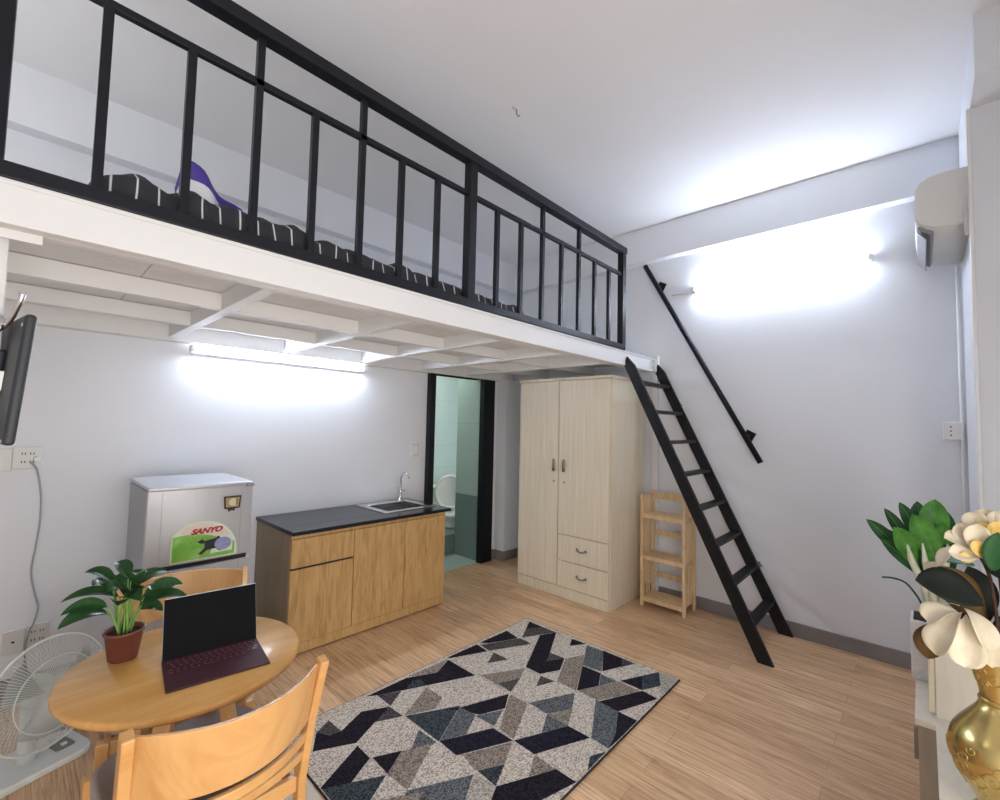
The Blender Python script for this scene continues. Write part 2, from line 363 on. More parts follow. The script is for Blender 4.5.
for a, b_ in ((-.115, 1.61), (1.61, 3.295)):
    for k in range(1, 8):
        x = a+(b_-a)*k/8
        if b_ == 1.61: x = (0, .120, .333, .541, .753, .963, 1.168, 1.383)[k]
        B(x-.0125, x+.0125, 1.748, 1.772, 2.16, 2.906 if k in (3, 5) else 2.724).make('baluster', M['black'], RL)
for k in (6, 7):
    x = -.115-1.725+1.725*k/8
    if x > XL: B(x-.0125, x+.0125, 1.748, 1.772, 2.16, 2.724).make('baluster', M['black'], RL)

# bed on the loft
tag(B(.10, 2.13, 1.93, 2.95, 2.12, 2.20).make('mattress', M['whitecloth'], None, .03, 3), 'thin white mattress on the loft floor under the striped cover', 'mattress')
def duvet(u, v):
    x = .11+2.065*u
    prof = [(1.80, 2.124), (1.795, 2.19), (1.81, 2.26), (1.87, 2.295), (2.0, 2.30), (2.4, 2.262), (2.9, 2.25), (2.985, 2.2), (2.99, 2.124)]
    k = v*(len(prof)-1); i = min(int(k), len(prof)-2); f = k-i
    y = prof[i][0]*(1-f)+prof[i+1][0]*f; z = prof[i][1]*(1-f)+prof[i+1][1]*f
    hz = (z-2.124)/.13
    w = .007*sin(x*23+y*9)+.009*sin(x*51+y*17+1)+.006*sin(x*9+2)
    end = min(1, (u/.05))**.5*min(1, (1-u)/.04)**.5
    z = 2.124+(z-2.124)*(.35+.65*end)+hz*w*.8*end
    taper = 1-.36*u
    z = 2.124+(z-2.124)*(taper*.98)
    return (x+.01*sin(y*30), y-.012*sin(x*37)*hz, z)
tag(MB().grid(duvet, 150, 40).make('bedspread', M['stripe'], None, 0, 2, .006), 'rumpled charcoal bedspread with thin white stripes on the loft', 'bedspread')
# small folded cloth bag standing on the bed
def cloth(u, v):
    x = .365+.31*u; h = .215*(1-u)**1.1*min(1, u*10+.35)+.012
    return (x, 1.98+.03*sin(u*14+v*2)+.05*v*(1-u)+.01, 2.285-.045*u+h*v)
pc = MB().grid(cloth, 26, 14)
for k in range(len(pc.m)):
    i = k % 26; j = k//26
    if j >= 9 and i < 17: pc.m[k] = 1
tag(pc.make('cloth_bag', [M['whitecloth'], M['purple']], None, 0, 2, .012), 'white cloth with a purple top slumped on the striped bedspread', 'cloth')

# ------------------------------------------------------------------ lamps
M['tubefill'] = emit('fill_tube_glass', (1.0, .96, .93), 20)  # glow of the added fill lamp at the loft end
def tubelamp(label, loc, rz, L, batten, grp, tm='tube'):
    """tube runs along local x, wall is at local +y"""
    t = thing('tube_lamp', label, 'lamp', loc, rz)
    a = [(-L/2+.02, 0, 0), (L/2-.02, 0, 0)]
    MB().tube(a, .014, 16).make('glass_tube', M[tm], t)
    for s in (-1, 1):
        e = MB().box(s*(L/2-.01)-.012, s*(L/2-.01)+.012, -.018, .046, -.022, .022)
        e.make('end_holder', M['white'], t, .003)
    if batten: B(-L/2, L/2, .02, .05, -.028, .0).make('batten', M['white'], t, .003)
    return t
tubelamp('lit white tube lamp under the loft above the kitchen counter', (1.385, 3.495, 1.955), 0, 1.27, True, 1)
lb = tubelamp('lit white tube lamp high on the right wall beside the handrail', (3.92, .825, 2.70), -pi/2, 1.20, False, 1)
MB().tube([(-.60, .04, 0), (-.68, .047, -.006), (-.80, .047, -.004)], .004, 6).make('lamp_lead', M['white'], lb)

# ------------------------------------------------------------------ ladder
def LPt(z): return .762+(1.74-.762)*z/2.04
ld = thing('loft_ladder', 'black steel ladder leaning from floor to loft edge', 'ladder', (0, 0, 0))
for x0, x1 in ((3.345, 3.372), (3.925, 3.950)):
    s = MB(); n = V((0, -2.04, 1.008)).normalized()
    hw = .042
    poly = [(LPt(0)+hw*1.1, 0), (LPt(0)-hw*1.1, 0), (LPt(2.0)-hw*1.1, 2.0), (LPt(2.04)-.0, 2.075), (LPt(2.0)+hw*1.0, 2.0)]
    s.prism([(y, z) for y, z in poly], x0, x1, 'x').make('stile', M['blackwood'], ld, .002)
for k in range(8):
    z = .235*(k+1)-.02
    y = LPt(z)
    T = Matrix.Translation((0, y, z)) @ Matrix.Rotation(R(0), 4, 'X')
    MB().box(3.372, 3.925, -.034, .034, -.013, .013, 0, T).make('rung', M['blackwood'], ld, .002)
for y, z in ((1.56, 1.70), (.95, .46)):
    b_ = MB(); b_.box(3.950, 3.969, y-.022, y+.012, z-.03, z+.03); b_.tube([(3.958, y-.03, z-.01), (3.958, y-.03, z+.012)], .008, 8)
    b_.make('wall_bracket', M['chrome'], ld, .002)
hr = thing('handrail', 'black round handrail slanting down the right wall above ladder', 'handrail', (0, 0, 0))
MB().tube([(3.885, 1.84, 2.99), (3.885, .905, 1.25)], .021, 16).make('rail', M['black'], hr)
dv = V((0, .905-1.84, 1.25-2.99)).normalized()
for f in (.115, .885):
    p = V((3.885, 1.84, 2.99)).lerp(V((3.885, .905, 1.25)), f)
    q = MB(); q.bar(p, (3.962, p.y-.012, p.z+.004), .024, .024); 
    T = Matrix.Translation((0, p.y-.012, p.z+.004)) @ Matrix.Rotation(R(28), 4, 'X')
    q.box(3.960, 3.9695, -.036, .036, -.036, .036, 0, T); q.make('wall_bracket', M['black'], hr, .002)

# ------------------------------------------------------------------ wardrobe
W = thing('wardrobe', 'tall cream streaked wardrobe with two doors and two drawers', 'wardrobe', (3.33, 1.87, 0))
wb_ = MB(); wb_.box(.02, .60, .0, .985, .0, 1.905); wb_.box(-.005, .605, -.008, .993, 1.905, 1.93)
wb_.make('body', M['wardrobe'], W, .003)
B(.004, .02, .012, .973, .0, .088).make('plinth', M['wardrobe'], W, .001)
def wdoor(y0, y1, z0, z1, hy, nm):
    d = B(.0, .018, y0, y1, z0, z1).make(nm, M['wardrobe'], W, .0015)
    g = MB()
    cy = (y0+y1)/2
    for dy in (-.09, -.03, .03, .09):
        g.box(-.0012, 0, cy+dy-.0015, cy+dy+.0015, z0+.02, z1-.02)
    g.make('groove_lines', M['cream'], d)
    h = MB().lathe([(.001, -.058), (.012, -.05), (.016, -.02), (.016, .02), (.012, .05), (.001, .058)], 14, (-.012, hy, 1.145), 0, None, .5, 1)
    h.box(-.012, 0, hy-.006, hy+.006, 1.10, 1.112); h.box(-.012, 0, hy-.006, hy+.006, 1.178, 1.19)
    h.make('handle', M['steeldk'], d)
    MB().tube([(-.004, hy, 1.0), (.001, hy, 1.0)], .009, 12).make('lock', M['steeldk'], d)
wdoor(.522, .973, .094, 1.90, .565, 'door'); wdoor(.012, .514, .548, 1.90, .455, 'door')
for z0, z1 in ((.322, .542), (.094, .316)):
    d = B(.0, .018, .012, .514, z0, z1).make('drawer', M['wardrobe'], W, .0015)
    zc = (z0+z1)/2-.0
    MB().tube([(-.001, .215, zc+.012), (-.02, .235, zc+.002), (-.024, .263, zc-.002), (-.02, .291, zc+.002), (-.001, .311, zc+.012)], [.011, .008, .007, .008, .011], 10).make('handle', M['steeldk'], d)
k_ = MB()
for i in range(10):
    y = .06+random.random()*.05; z = .44+random.random()*.05; k_.box(-.0008, 0, y, y+.012, z, z+.006)
k_.make('peeled_patch', M['offwhite'], W)

# ------------------------------------------------------------------ slatted rack
S = thing('slatted_shelf', 'small pine slatted shelf rack with three shelves beside the wardrobe', 'shelf', (3.68, 1.395, 0))
for (x, y, h) in ((0, 0, .93), (0, .355, .93), (.212, 0, .95), (.212, .355, .95)):
    B(x, x+.022, y, y+.025, 0, h).make('post', M['pine'], S, .002)
for z in (.055, .40, .745):
    s = MB(); s.box(.0, .018, .025, .355, z-.012, z+.012)
    s.box(.215, .23, .025, .355, z-.012, z+.012)
    for i in range(5): s.box(.004+i*.045, .004+i*.045+.039, .012, .368, z+.012, z+.02)
    s.make('shelf', M['pine'], S, .0015)
for y in (.006, .362):
    for z0, z1 in ((.075, .385), (.42, .73), (.765, .90)):
        s = MB()
        for i in range(3): s.box(.05+i*.048, .063+i*.048, y, y+.012, z0, z1)
        s.make('side_slats', M['pine'], S, .001)
    MB().box(.022, .212, y, y+.012, .895, .915).make('side_rail', M['pine'], S, .001)
for z in (.20, .56):
    B(.217, .228, .025, .355, z, z+.04).make('back_rail', M['pine'], S, .001)
tr = MB(); n = 16
tr.prism([(.02+.34*i/n, .875) for i in range(n+1)]+[(.36-.34*i/n, .92+.016*(1-(2*i/n-1)**2)) for i in range(n+1)], .214, .228, 'x').make('top_rail', M['pine'], S, .001)

# ------------------------------------------------------------------ kitchen counter
K = thing('kitchen_cabinet', 'oak look kitchen cabinet with three doors and one drawer', 'cabinet', (1.226, 2.93, 0))
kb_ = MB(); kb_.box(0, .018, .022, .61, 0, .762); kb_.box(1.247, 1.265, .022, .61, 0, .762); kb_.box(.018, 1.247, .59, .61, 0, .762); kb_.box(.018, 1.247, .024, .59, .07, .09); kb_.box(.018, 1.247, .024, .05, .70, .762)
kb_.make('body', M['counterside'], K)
B(0, 1.265, .006, .022, .010, .072).make('plinth', M['counterwood'], K, .001)
B(0, 1.265, .004, .022, .738, .762).make('top_strip', M['counterwood'], K, .001)
B(.002, .434, .002, .022, .553, .735).make('drawer', M['counterwood'], K, .0015)
B(.002, .434, .002, .022, .075, .540).make('door', M['counterwood'], K, .0015)
B(.439, .861, .002, .022, .075, .735).make('door', M['counterwood'], K, .0015)
B(.866, 1.263, .002, .022, .075, .735).make('door', M['counterwood'], K, .0015)
B(.004, .434, .010, .022, .540, .553).make('finger_groove', M['darkhole'], K)
wt = MB(); SX0, SX1, SY0, SY1 = 1.99, 2.45, 3.07, 3.47
wt.box(1.218, 2.522, 2.90, SY0, .765, .79); wt.box(1.218, 2.522, SY1, YA-.002, .765, .79); wt.box(1.218, SX0, SY0, SY1, .765, .79); wt.box(SX1, 2.522, SY0, SY1, .765, .79)
tag(wt.make('worktop', M['granite'], None, .002), 'polished black stone worktop on the oak look cabinet', 'worktop')
SK = thing('sink', 'rectangular stainless steel sink set in the black worktop', 'sink', (2.22, 3.27, .79))
rm = MB(); a0, a1, b0, b1 = -.245, .245, -.225, .225; i0, i1, j0, j1 = -.19, .19, -.18, .13
rm.box(a0, a1, b0, j0, 0, .006); rm.box(a0, a1, j1, b1, 0, .006); rm.box(a0, i0, j0, j1, 0, .006); rm.box(i1, a1, j0, j1, 0, .006)
rm.make('rim', M['chrome'], SK, .002)
bw = MB(); bw.box(i0, i1, j0, j1, -.15, -.146); bw.box(i0-.004, i0, j0, j1, -.15, .0); bw.box(i1, i1+.004, j0, j1, -.15, 0); bw.box(i0, i1, j0-.004, j0, -.15, 0); bw.box(i0, i1, j1, j1+.004, -.15, 0)
bw.make('basin', M['chrome'], SK)
MB().lathe([(.04, 0), (.045, .004), (.02, .002), (.0, .001)], 20, (0, -.02, -.146)).make('drain', M['steeldk'], SK)
FT = thing('faucet', 'slim chrome faucet standing behind the sink', 'faucet', (2.385, 3.44, .796))
MB().lathe([(.028, 0), (.026, .01), (.014, .02), (.012, .06), (.016, .065), (.015, .09), (.009, .1)], 16).make('body', M['chrome'], FT)
MB().tube([(0, 0, .09), (0, -.002, .20), (.005, -.02, .245), (.012, -.055, .255), (.018, -.085, .235), (.019, -.09, .20)], .0075, 10).make('spout', M['chrome'], FT)
MB().tube([(.012, 0, .075), (.045, -.005, .085)], .006, 8).make('lever', M['chrome'], FT)

# ------------------------------------------------------------------ fridge
FX, FY, FZ = .476, 2.90, 1.125
F = thing('refrigerator', 'silver two door refrigerator with a green sticker', 'refrigerator', (FX, FY, 0))
B(.005, .495, .05, .58, .02, FZ-.02).make('body', M['silverdk'], F, .006)
def fdoor(z0, z1):
    n = 12; poly = [(.0, .048)]+[(.5*i/n, .014*(2*i/n-1)**2-.0) for i in range(n+1)]+[(.5, .048)]
    return MB().prism(poly, z0, z1, 'z', 0, None, False).make('door', M['silver'], F, .004)
fd = fdoor(.715, FZ-.012); fd2 = fdoor(.04, .690)
for dd, z0, z1 in ((fd, .72, FZ-.02), (fd2, .05, .685)):
    q = MB(); q.box(.060, .063, -.0015+.009, .02, z0, z1); q.box(.437, .440, -.0015+.009, .02, z0, z1); q.make('moulding_line', M['silverdk'], dd)
B(.02, .48, .02, .05, .690, .715).make('door_gap', M['darkhole'], F)
n = 12; poly = [(.0, .58), (.0, .03)]+[(.5*i/n, .016*(2*i/n-1)**2-.012) for i in range(n+1)]+[(.5, .03), (.5, .58)]
MB().prism(poly, FZ-.012, FZ+.006, 'z').make('top_cover', M['silver'], F, .004)
B(.462, .50, -.008, .03, FZ-.022, FZ-.002).make('hinge_cover', M['acgrey'], F, .002)
# sticker (flat film on the upper door)
SY = -.0022
def film(name, poly, m, y, parent, th=.0006):
    return MB().prism(poly, y-th, y, 'y').make(name, m, parent)
M['stgreen'] = wood('sticker_green', [(.25, (.10, .36, .03)), (.5, (.22, .52, .07)), (.75, (.42, .70, .25))], (8, 8, 8), 1.5, .35, .5, 0)
M['stpale'] = plain('sticker_pale', (.72, .80, .62), .35, var=.03)
M['stpeach'] = plain('sticker_peach', (.78, .66, .58), .35, var=.03)
M['red'] = plain('red_ink', (.42, .01, .02), .4)
M['stdark'] = plain('sticker_dark_blue', (.012, .012, .03), .35)
M['stblue'] = plain('sticker_soft_blue', (.30, .33, .58), .35, var=.15, scale=60)
M['amber'] = plain('badge_gold', (.36, .25, .10), .4, .4)
M['badgelight'] = plain('badge_pale', (.60, .55, .40), .4)
x0, x1, zb, ztop = .108, .424, .725, .93
arc = [(.245+.178*cos(a), .755+.178*sin(a)) for a in [pi*i/20 for i in range(0, 17)]]
pale = [(x0, zb), (.424, zb), (.424, .755)]+[p for p in arc if p[1] > .757 and p[0] > .13]+[(x0, .868)]
film('sticker', pale, M['stpale'], SY, F)
film('sticker_arch', [(.18, .84), (.40, .80)]+[(.245+.165*cos(a), .755+.165*sin(a)) for a in [pi*i/20 for i in range(3, 15)]], M['stpeach'], SY-.0008, F)
film('sticker_field', [(x0+.006, zb+.006), (.41, zb+.006), (.41, .80), (.36, .825), (.29, .85), (.22, .868), (.15, .866), (x0+.006, .862)], M['stgreen'], SY-.0016, F)
film('sticker_panel', [(.29, .75), (.40, .752), (.40, .838), (.315, .835)], M['stpale'], SY-.0022, F)
film('sticker_blue_disc', [(.352+.042*cos(2*pi*i/20), .796+.036*sin(2*pi*i/20)) for i in range(20)], M['stblue'], SY-.0034, F)
film('sticker_machine', [(.225, .822), (.25, .835), (.262, .822), (.315, .832), (.328, .842), (.338, .830), (.325, .81), (.33, .785), (.345, .76), (.335, .758), (.315, .775), (.275, .772), (.25, .752), (.232, .756), (.262, .785), (.262, .81), (.245, .81)], M['stdark'], SY-.0028, F)
def text(name, body, size, loc, rot, m, parent, shear=0, bold=0, sx=1):
    c = bpy.data.curves.new(name, 'FONT'); c.body = body; c.size = size; c.shear = shear; c.offset = bold; c.extrude = .0004; c.align_x = 'CENTER'
    o = bpy.data.objects.new(name+'_tmp', c); COL.objects.link(o)
    dg = bpy.context.evaluated_depsgraph_get(); me = bpy.data.meshes.new_from_object(o.evaluated_get(dg))
    bpy.data.objects.remove(o); o2 = bpy.data.objects.new(name, me); COL.objects.link(o2); me.materials.clear(); me.materials.append(m)
    o2.location = loc; o2.rotation_euler = rot; o2.scale = (sx, 1, 1); o2.parent = parent; return o2
text('lettering', 'SANYO', .038, (.268, SY-.003, .866), (pi/2, 0, 0), M['red'], F, .35, .0022, 1.15)
bg = [(.345+.0, 1.055), (.435, 1.055), (.430, .985), (.405, .982), (.40, .968), (.388, .975), (.372, .966), (.368, .982), (.350, .985)]
film('badge', bg, M['stdark'], SY+.0005, F); film('badge_face', [(.355, 1.047), (.427, 1.047), (.422, .992), (.358, .992)], M['amber'], SY-.0004, F)
film('badge_seal', [(.393+.022*cos(2*pi*i/20), 1.02+.022*sin(2*pi*i/20)) for i in range(20)], M['badgelight'], SY-.0012, F)
film('badge_number', [(.409, 1.033), (.414, 1.036), (.414, 1.008), (.409, 1.008)], M['stdark'], SY-.0014, F)

# ------------------------------------------------------------------ electrical plates on the back wall
def plate(label, cat, loc, holes, w=.075, h=.115, rz=0, name='wall_socket'):
    t = thing(name, label, cat, loc, rz)
    B(-w/2, w/2, -.012, 0, -h/2, h/2).make('cover', M['plate'], t, .004)
    if holes == 4:
        q = MB()
        for dx in (-.016, .016):
            for dz in (-.022, .022):
                for s in (-.006, .006): q.box(dx+s-.002, dx+s+.002, -.0128, -.011, dz-.006, dz+.006)
        q.make('socket_holes', M['darkhole'], t)
    if holes == 1: MB().box(-.006, .006, -.0128, -.011, -.006, .004).make('port', M['darkhole'], t)
    if holes == 2:
        B(-.028, .028, -.017, -.012, -.045, .045).make('rocker', M['white'], t, .003)
    return t
plate('white socket plate with the grey power lead plugged in', 'socket', (.047, YA, 1.262), 4, .115, .12)
plate('blank white plate left of the socket with plugged lead', 'wall plate', (-.06, YA, 1.255), 0, .10, .12, 0, 'wall_plate')
plate('white aerial plate low on back wall behind the fan', 'wall plate', (.045, YA, .29), 1, .085, .12, 0, 'aerial_plate')
plate('white four hole socket plate low on back wall, nearer the fridge', 'socket', (.135, YA, .30), 4, .085, .12)
plate('white light switch above the counter beside the bathroom door', 'light switch', (2.605, YA, 1.235), 2, .085, .12, 0, 'light_switch')
pl = thing('power_lead', 'thin grey power lead hanging down the back wall from a socket', 'cable', (0, 0, 0))
MB().tube([(.082, YA-.012, 1.255), (.082, YA-.045, 1.255)], [.016, .012], 12).make('plug', M['fanwhite'], pl)
pts = [(0.0599, 3.5000, 1.2359), (0.0853, 3.5300, 1.1945), (0.1080, 3.5300, 1.0572), (0.1115, 3.5300, 0.9215), (0.1034, 3.5300, 0.7884), (0.0923, 3.5300, 0.6468), (0.1142, 3.5300, 0.5196), (0.1292, 3.5300, 0.4519), (0.1182, 3.5300, 0.3756), (0.0989, 3.5300, 0.3184), (0.0922, 3.5300, 0.2371), (0.0971, 3.5300, 0.0796)]
def smooth(pts, n=4):
    P = [V(p) for p in pts]; out = []
    for i in range(len(P)-1):
        a = P[max(i-1, 0)]; b = P[i]; c = P[i+1]; d = P[min(i+2, len(P)-1)]
        for k in range(n):
            t = k/n; out.append(.5*((2*b)+(c-a)*t+(2*a-5*b+4*c-d)*t*t+(3*b-a-3*c+d)*t**3))
    return out+[P[-1]]
MB().tube(smooth(pts), .0045, 8).make('cable', M['silverdk'], pl)
# socket on the right wall near the pier
t = thing('wall_socket', 'small white socket box on the right wall beside the pier', 'socket', (3.97, -.135, 1.52), -pi/2)
B(-.04, .04, -.03, 0, -.055, .055).make('cover', M['white'], t, .004)
q = MB(); [q.box(-.01, -.002, -.0308, -.029, z, z+.008) for z in (-.03, -.004, .022)]; q.make('socket_holes', M['darkhole'], t)
tag(MB().tube([(3.95, -.178, .02), (3.95, -.178, 2.55)], .008, 8).make('conduit', M['white']), 'thin white conduit in the corner below the air conditioner', 'conduit')
# ceiling hook
t = thing('ceiling_hook', 'bent wire hook fixed in the ceiling', 'hook', (1.90, 1.70, ZC))
MB().tube([(0, 0, 0), (0, 0, -.03), (.01, -.005, -.045), (.018, -.008, -.035)], .0035, 8).make('wire', M['steeldk'], t)
MB().lathe([(.014, -.004), (.016, 0)], 14).make('rose', M['white'], t)
B(-.035, -.01, .0, .004, -.012, -.002).make('wire_tail', M['silver'], t)

# ------------------------------------------------------------------ air conditioner
A = thing('air_conditioner', 'white wall air conditioner high on the pier beside the right wall', 'air conditioner', (3.16, -.2, 2.55))
prof = [(.0, .29), (.10, .29), (.15, .282), (.185, .262), (.203, .225), (.207, .15), (.200, .085), (.186, .045), (.16, .02), (.10, .0), (.0, .0)]
MB().prism(prof, .012, .73, 'x', 0, None, True).make('shell', M['acwhite'], A)
prof2 = [(y*.985+.001, z*.98+.003) for y, z in prof if y > .04]+[(.045, .004), (.045, .287)][:0]
MB().prism([(.045, .288)]+[(y, z) for y, z in prof2]+[(.045, .003)], .0, .012, 'x').make('end_cap', M['acwhite'], A, .002)
MB().prism([(.0, .285), (.045, .285), (.045, .005), (.0, .005)], .0, .012, 'x').make('back_plate', M['white'], A, .002)
q = MB(); q.box(.06, .70, .11, .19, -.004, .03)
T = Matrix.Translation((0, .165, .022)) @ Matrix.Rotation(R(38), 4, 'X')
MB().box(.05, .69, -.035, .035, -.012, .004, 0, T).make('air_outlet', M['acgrey'], A)
T = Matrix.Translation((0, .165, .008)) @ Matrix.Rotation(R(55), 4, 'X')
MB().box(.06, .68, -.03, .03, -.022, -.017, 0, T).make('louver', M['acgrey'], A, .001)
MB().tube([(.02, .02, .05), (-.012, .02, .06), (-.014, .02, .02), (.0, .015, -.03), (.03, .012, -.05)], .012, 10).make('pipe', M['white'], A)

# ------------------------------------------------------------------ television hung from the loft
TV = thing('television', 'dark hanging television seen from behind at the left edge', 'television', (0, 0, 0))
a = V((-.002, 1.74)); b2 = V((-.10, 2.36)); dr = (b2-a).normalized(); nn = V((-dr.y, dr.x))
TM = Matrix.Translation((a.x, a.y, 1.58)) @ Matrix.Rotation(math.atan2(dr.y, dr.x), 4, 'Z') @ Matrix.Rotation(R(4), 4, 'X')
MB().box(0, .62, -.012, .012, -.165, .188, 0, TM).make('panel', M['tv'], TV, .01, 4)
MB().box(.16, .50, .010, .030, -.14, .10, 0, TM).make('rear_housing', M['tv'], TV, .01, 3)
q = MB()
for z in (-.155, .158): q.lathe([(.006, 0), (.004, .002), (0, .0025)], 10, (0, 0, 0), 0, TM @ Matrix.Translation((.02, .012, z)) @ Matrix.Rotation(-pi/2, 4, 'X'))
q.make('screw', M['silver'], TV)
MT = thing('television_mount', 'white pole and steel bracket holding the television below the loft', 'mount', (0, 0, 0))
B(-.115, -.045, 1.90, 1.94, 1.50, 2.004).make('pole', M['loftwhite'], MT, .003)
q = MB(); q.tube(smooth([(-.075, 1.90, 1.74), (-.05, 1.87, 1.735), (-.03, 1.84, 1.76), (-.015, 1.80, 1.80), (-.01, 1.79, 1.83)]), .007, 8)
q.tube(smooth([(-.06, 1.89, 1.78), (-.045, 1.86, 1.76), (-.05, 1.85, 1.73), (-.07, 1.87, 1.715), (-.075, 1.89, 1.74)]), .006, 8)
q.make('clamp', M['chrome'], MT)
MB().box(-.05, -.02, 1.88, 1.95, 1.56, 1.62).make('arm', M['steeldk'], MT, .003)

# ------------------------------------------------------------------ rug
RUG=[('K',[(0.986,2.033),(1.053,2.141),(1.137,2.185),(1.143,2.069),(1.286,2.134),(1.41,2.068),(1.351,2.04),(1.291,2.012),(1.152,1.946)]),
('D',[(1.053,2.141),(1.137,2.185),(1.143,2.069),(1.091,2.078)]),
('P',[(1.41,2.068),(1.417,1.954),(1.291,2.012),(1.351,2.04)]),
('P',[(1.419,2.197),(1.534,2.14),(1.418,2.068)]),
('K',[(1.37,2.23),(1.629,2.228),(1.794,2.145),(1.935,2.213),(1.933,1.966),(1.67,2.082),(1.529,2.145),(1.419,2.197)]),
('V',[(1.636,2.177),(1.678,2.162),(1.667,2.088),(1.565,2.138)]),
('G',[(1.654,2.072),(1.656,1.931),(1.566,1.884),(1.419,1.952)]),
('G',[(1.638,2.235),(1.94,2.219),(1.794,2.145),(1.702,2.194)]),
('V',[(1.424,1.947),(1.678,1.814),(1.427,1.682)]),
('K',[(1.667,1.802),(1.939,1.702),(1.829,1.63),(1.698,1.688),(1.611,1.847)]),
('B',[(1.672,1.808),(1.681,1.698),(1.552,1.629),(1.43,1.682)]),
('B',[(1.678,1.695),(1.813,1.631),(1.688,1.572)]),
('B',[(1.411,1.815),(1.417,1.687),(1.387,1.688),(1.307,1.732)]),
('G',[(1.271,1.753),(1.403,1.694),(1.159,1.553),(1.15,1.683)]),
('N',[(1.43,1.682),(1.675,1.568),(1.678,1.44),(1.426,1.558)]),
('G',[(1.449,1.541),(1.671,1.438),(1.541,1.368),(1.423,1.433)]),
('V',[(1.431,1.426),(1.541,1.368),(1.426,1.313)]),
('B',[(1.159,1.552),(1.406,1.423),(1.26,1.332),(1.057,1.505)]),
('H',[(1.411,1.42),(1.426,1.313),(1.328,1.264),(1.26,1.332)]),
('K',[(1.426,1.311),(1.678,1.19),(1.679,1.088),(1.503,1.136),(1.308,1.251)]),
('N',[(1.681,1.438),(1.95,1.315),(1.954,1.191),(1.68,1.313)]),
('G',[(1.675,1.309),(1.681,1.26),(1.673,1.193),(1.562,1.249)]),
('V',[(1.928,1.09),(1.847,1.126),(1.765,1.088)]),
('B',[(1.953,1.571),(2.209,1.447),(2.071,1.375),(1.95,1.451)]),
('G',[(1.953,1.449),(2.078,1.375),(1.95,1.315),(1.817,1.377)]),
('B',[(1.945,1.443),(1.95,1.315),(1.817,1.377)]),
('G',[(1.938,1.692),(1.946,1.574),(1.685,1.442),(1.691,1.541)]),
('B',[(2.237,1.332),(2.231,1.194),(2.065,1.117),(1.95,1.091),(1.957,1.187)]),
('N',[(2.231,1.194),(2.233,1.08),(1.95,1.091),(2.065,1.117)]),
('K',[(2.234,1.311),(2.498,1.187),(2.488,1.091),(2.231,1.194)]),
('G',[(2.237,1.445),(2.487,1.329),(2.482,1.194),(2.234,1.319)]),
('K',[(2.498,1.327),(2.756,1.205),(2.621,1.135),(2.502,1.192)]),
('V',[(2.642,1.259),(2.756,1.205),(2.621,1.135),(2.502,1.192)]),
('H',[(2.756,1.205),(2.75,1.088),(2.509,1.086),(2.621,1.135)]),
('B',[(2.481,1.445),(2.482,1.334),(2.366,1.386)]),
('N',[(2.482,1.573),(2.488,1.449),(2.363,1.389),(2.232,1.45)]),
('B',[(2.729,1.698),(2.737,1.572),(2.509,1.457),(2.488,1.577)]),
('K',[(2.744,1.577),(2.742,1.444),(2.647,1.397),(2.513,1.453)]),
('P',[(2.742,1.444),(2.742,1.353),(2.643,1.395)]),
('G',[(2.475,1.695),(2.615,1.635),(2.23,1.453),(2.227,1.585)]),
('K',[(2.731,1.821),(2.742,1.71),(2.638,1.775)]),
('K',[(2.615,2.012),(2.73,1.954),(2.467,1.813),(2.475,1.705),(2.34,1.643),(2.22,1.703),(2.218,1.812)]),
('D',[(2.467,1.813),(2.475,1.705),(2.361,1.764)]),
('D',[(2.206,1.688),(2.22,1.592),(2.102,1.638)]),
('D',[(2.73,2.204),(2.73,1.954),(2.625,2.015),(2.493,2.077)]),
('K',[(2.734,2.207),(2.725,2.075),(2.627,2.149)]),
('K',[(2.232,2.23),(2.495,2.221),(2.467,2.09),(2.269,2.182)]),
('D',[(2.211,2.202),(2.477,2.08),(2.47,1.974),(2.197,2.111)]),
('K',[(1.947,2.233),(2.199,2.226),(2.185,2.111),(1.953,2.216)]),
('D',[(2.203,2.071),(2.206,1.948),(2.08,2.008)]),
('G',[(1.954,1.945),(2.203,1.806),(2.094,1.753),(1.958,1.705)]),
('D',[(1.972,1.81),(2.096,1.754),(1.958,1.705)]),
('K',[(1.146,1.923),(1.145,1.814),(1.019,1.748),(0.909,1.806)]),
('V',[(0.909,1.806),(1.019,1.748),(1.142,1.681),(1.026,1.614),(0.856,1.662)]),
('K',[(1.155,1.81),(1.271,1.753),(1.15,1.683)])]
RX0, RX1, RY0, RY1 = .911, 2.775, 1.08, 2.262
RG = thing('rug', 'geometric patterned rug in black, grey and blue grey shapes on the floor', 'rug', (RX0, RY0, 0))
rb = MB(); rb.box(.006, RX1-RX0-.006, .006, RY1-RY0-.006, 0.001, .010); 
rb.make('pile', RM['L'], RG)
e = MB(); w_, h_ = RX1-RX0, RY1-RY0
e.box(0, w_, 0, .008, .001, .009); e.box(0, w_, h_-.008, h_, .001, .009); e.box(0, .008, .008, h_-.008, .001, .009); e.box(w_-.008, w_, .008, h_-.008, .001, .009)
e.make('binding', RM['E'], RG, .002)
def clip(poly, f):
    out = []
    for i in range(len(poly)):
        p, q = poly[i-1], poly[i]; a, b = f(p), f(q)
        if (a >= 0) != (b >= 0):
            t = a/(a-b); out.append((p[0]+(q[0]-p[0])*t, p[1]+(q[1]-p[1])*t))
        if b >= 0: out.append(q)
    return out
RUG += [('K', [(.95, 1.2), (1.2, 1.12), (1.32, 1.3), (1.05, 1.42)]), ('B', [(1.32, 1.3), (1.2, 1.12), (1.4, 1.09)]), ('G', [(.93, 1.5), (1.05, 1.42), (1.2, 1.5), (1.0, 1.62)])]
keys = list(RM)
pm = MB()
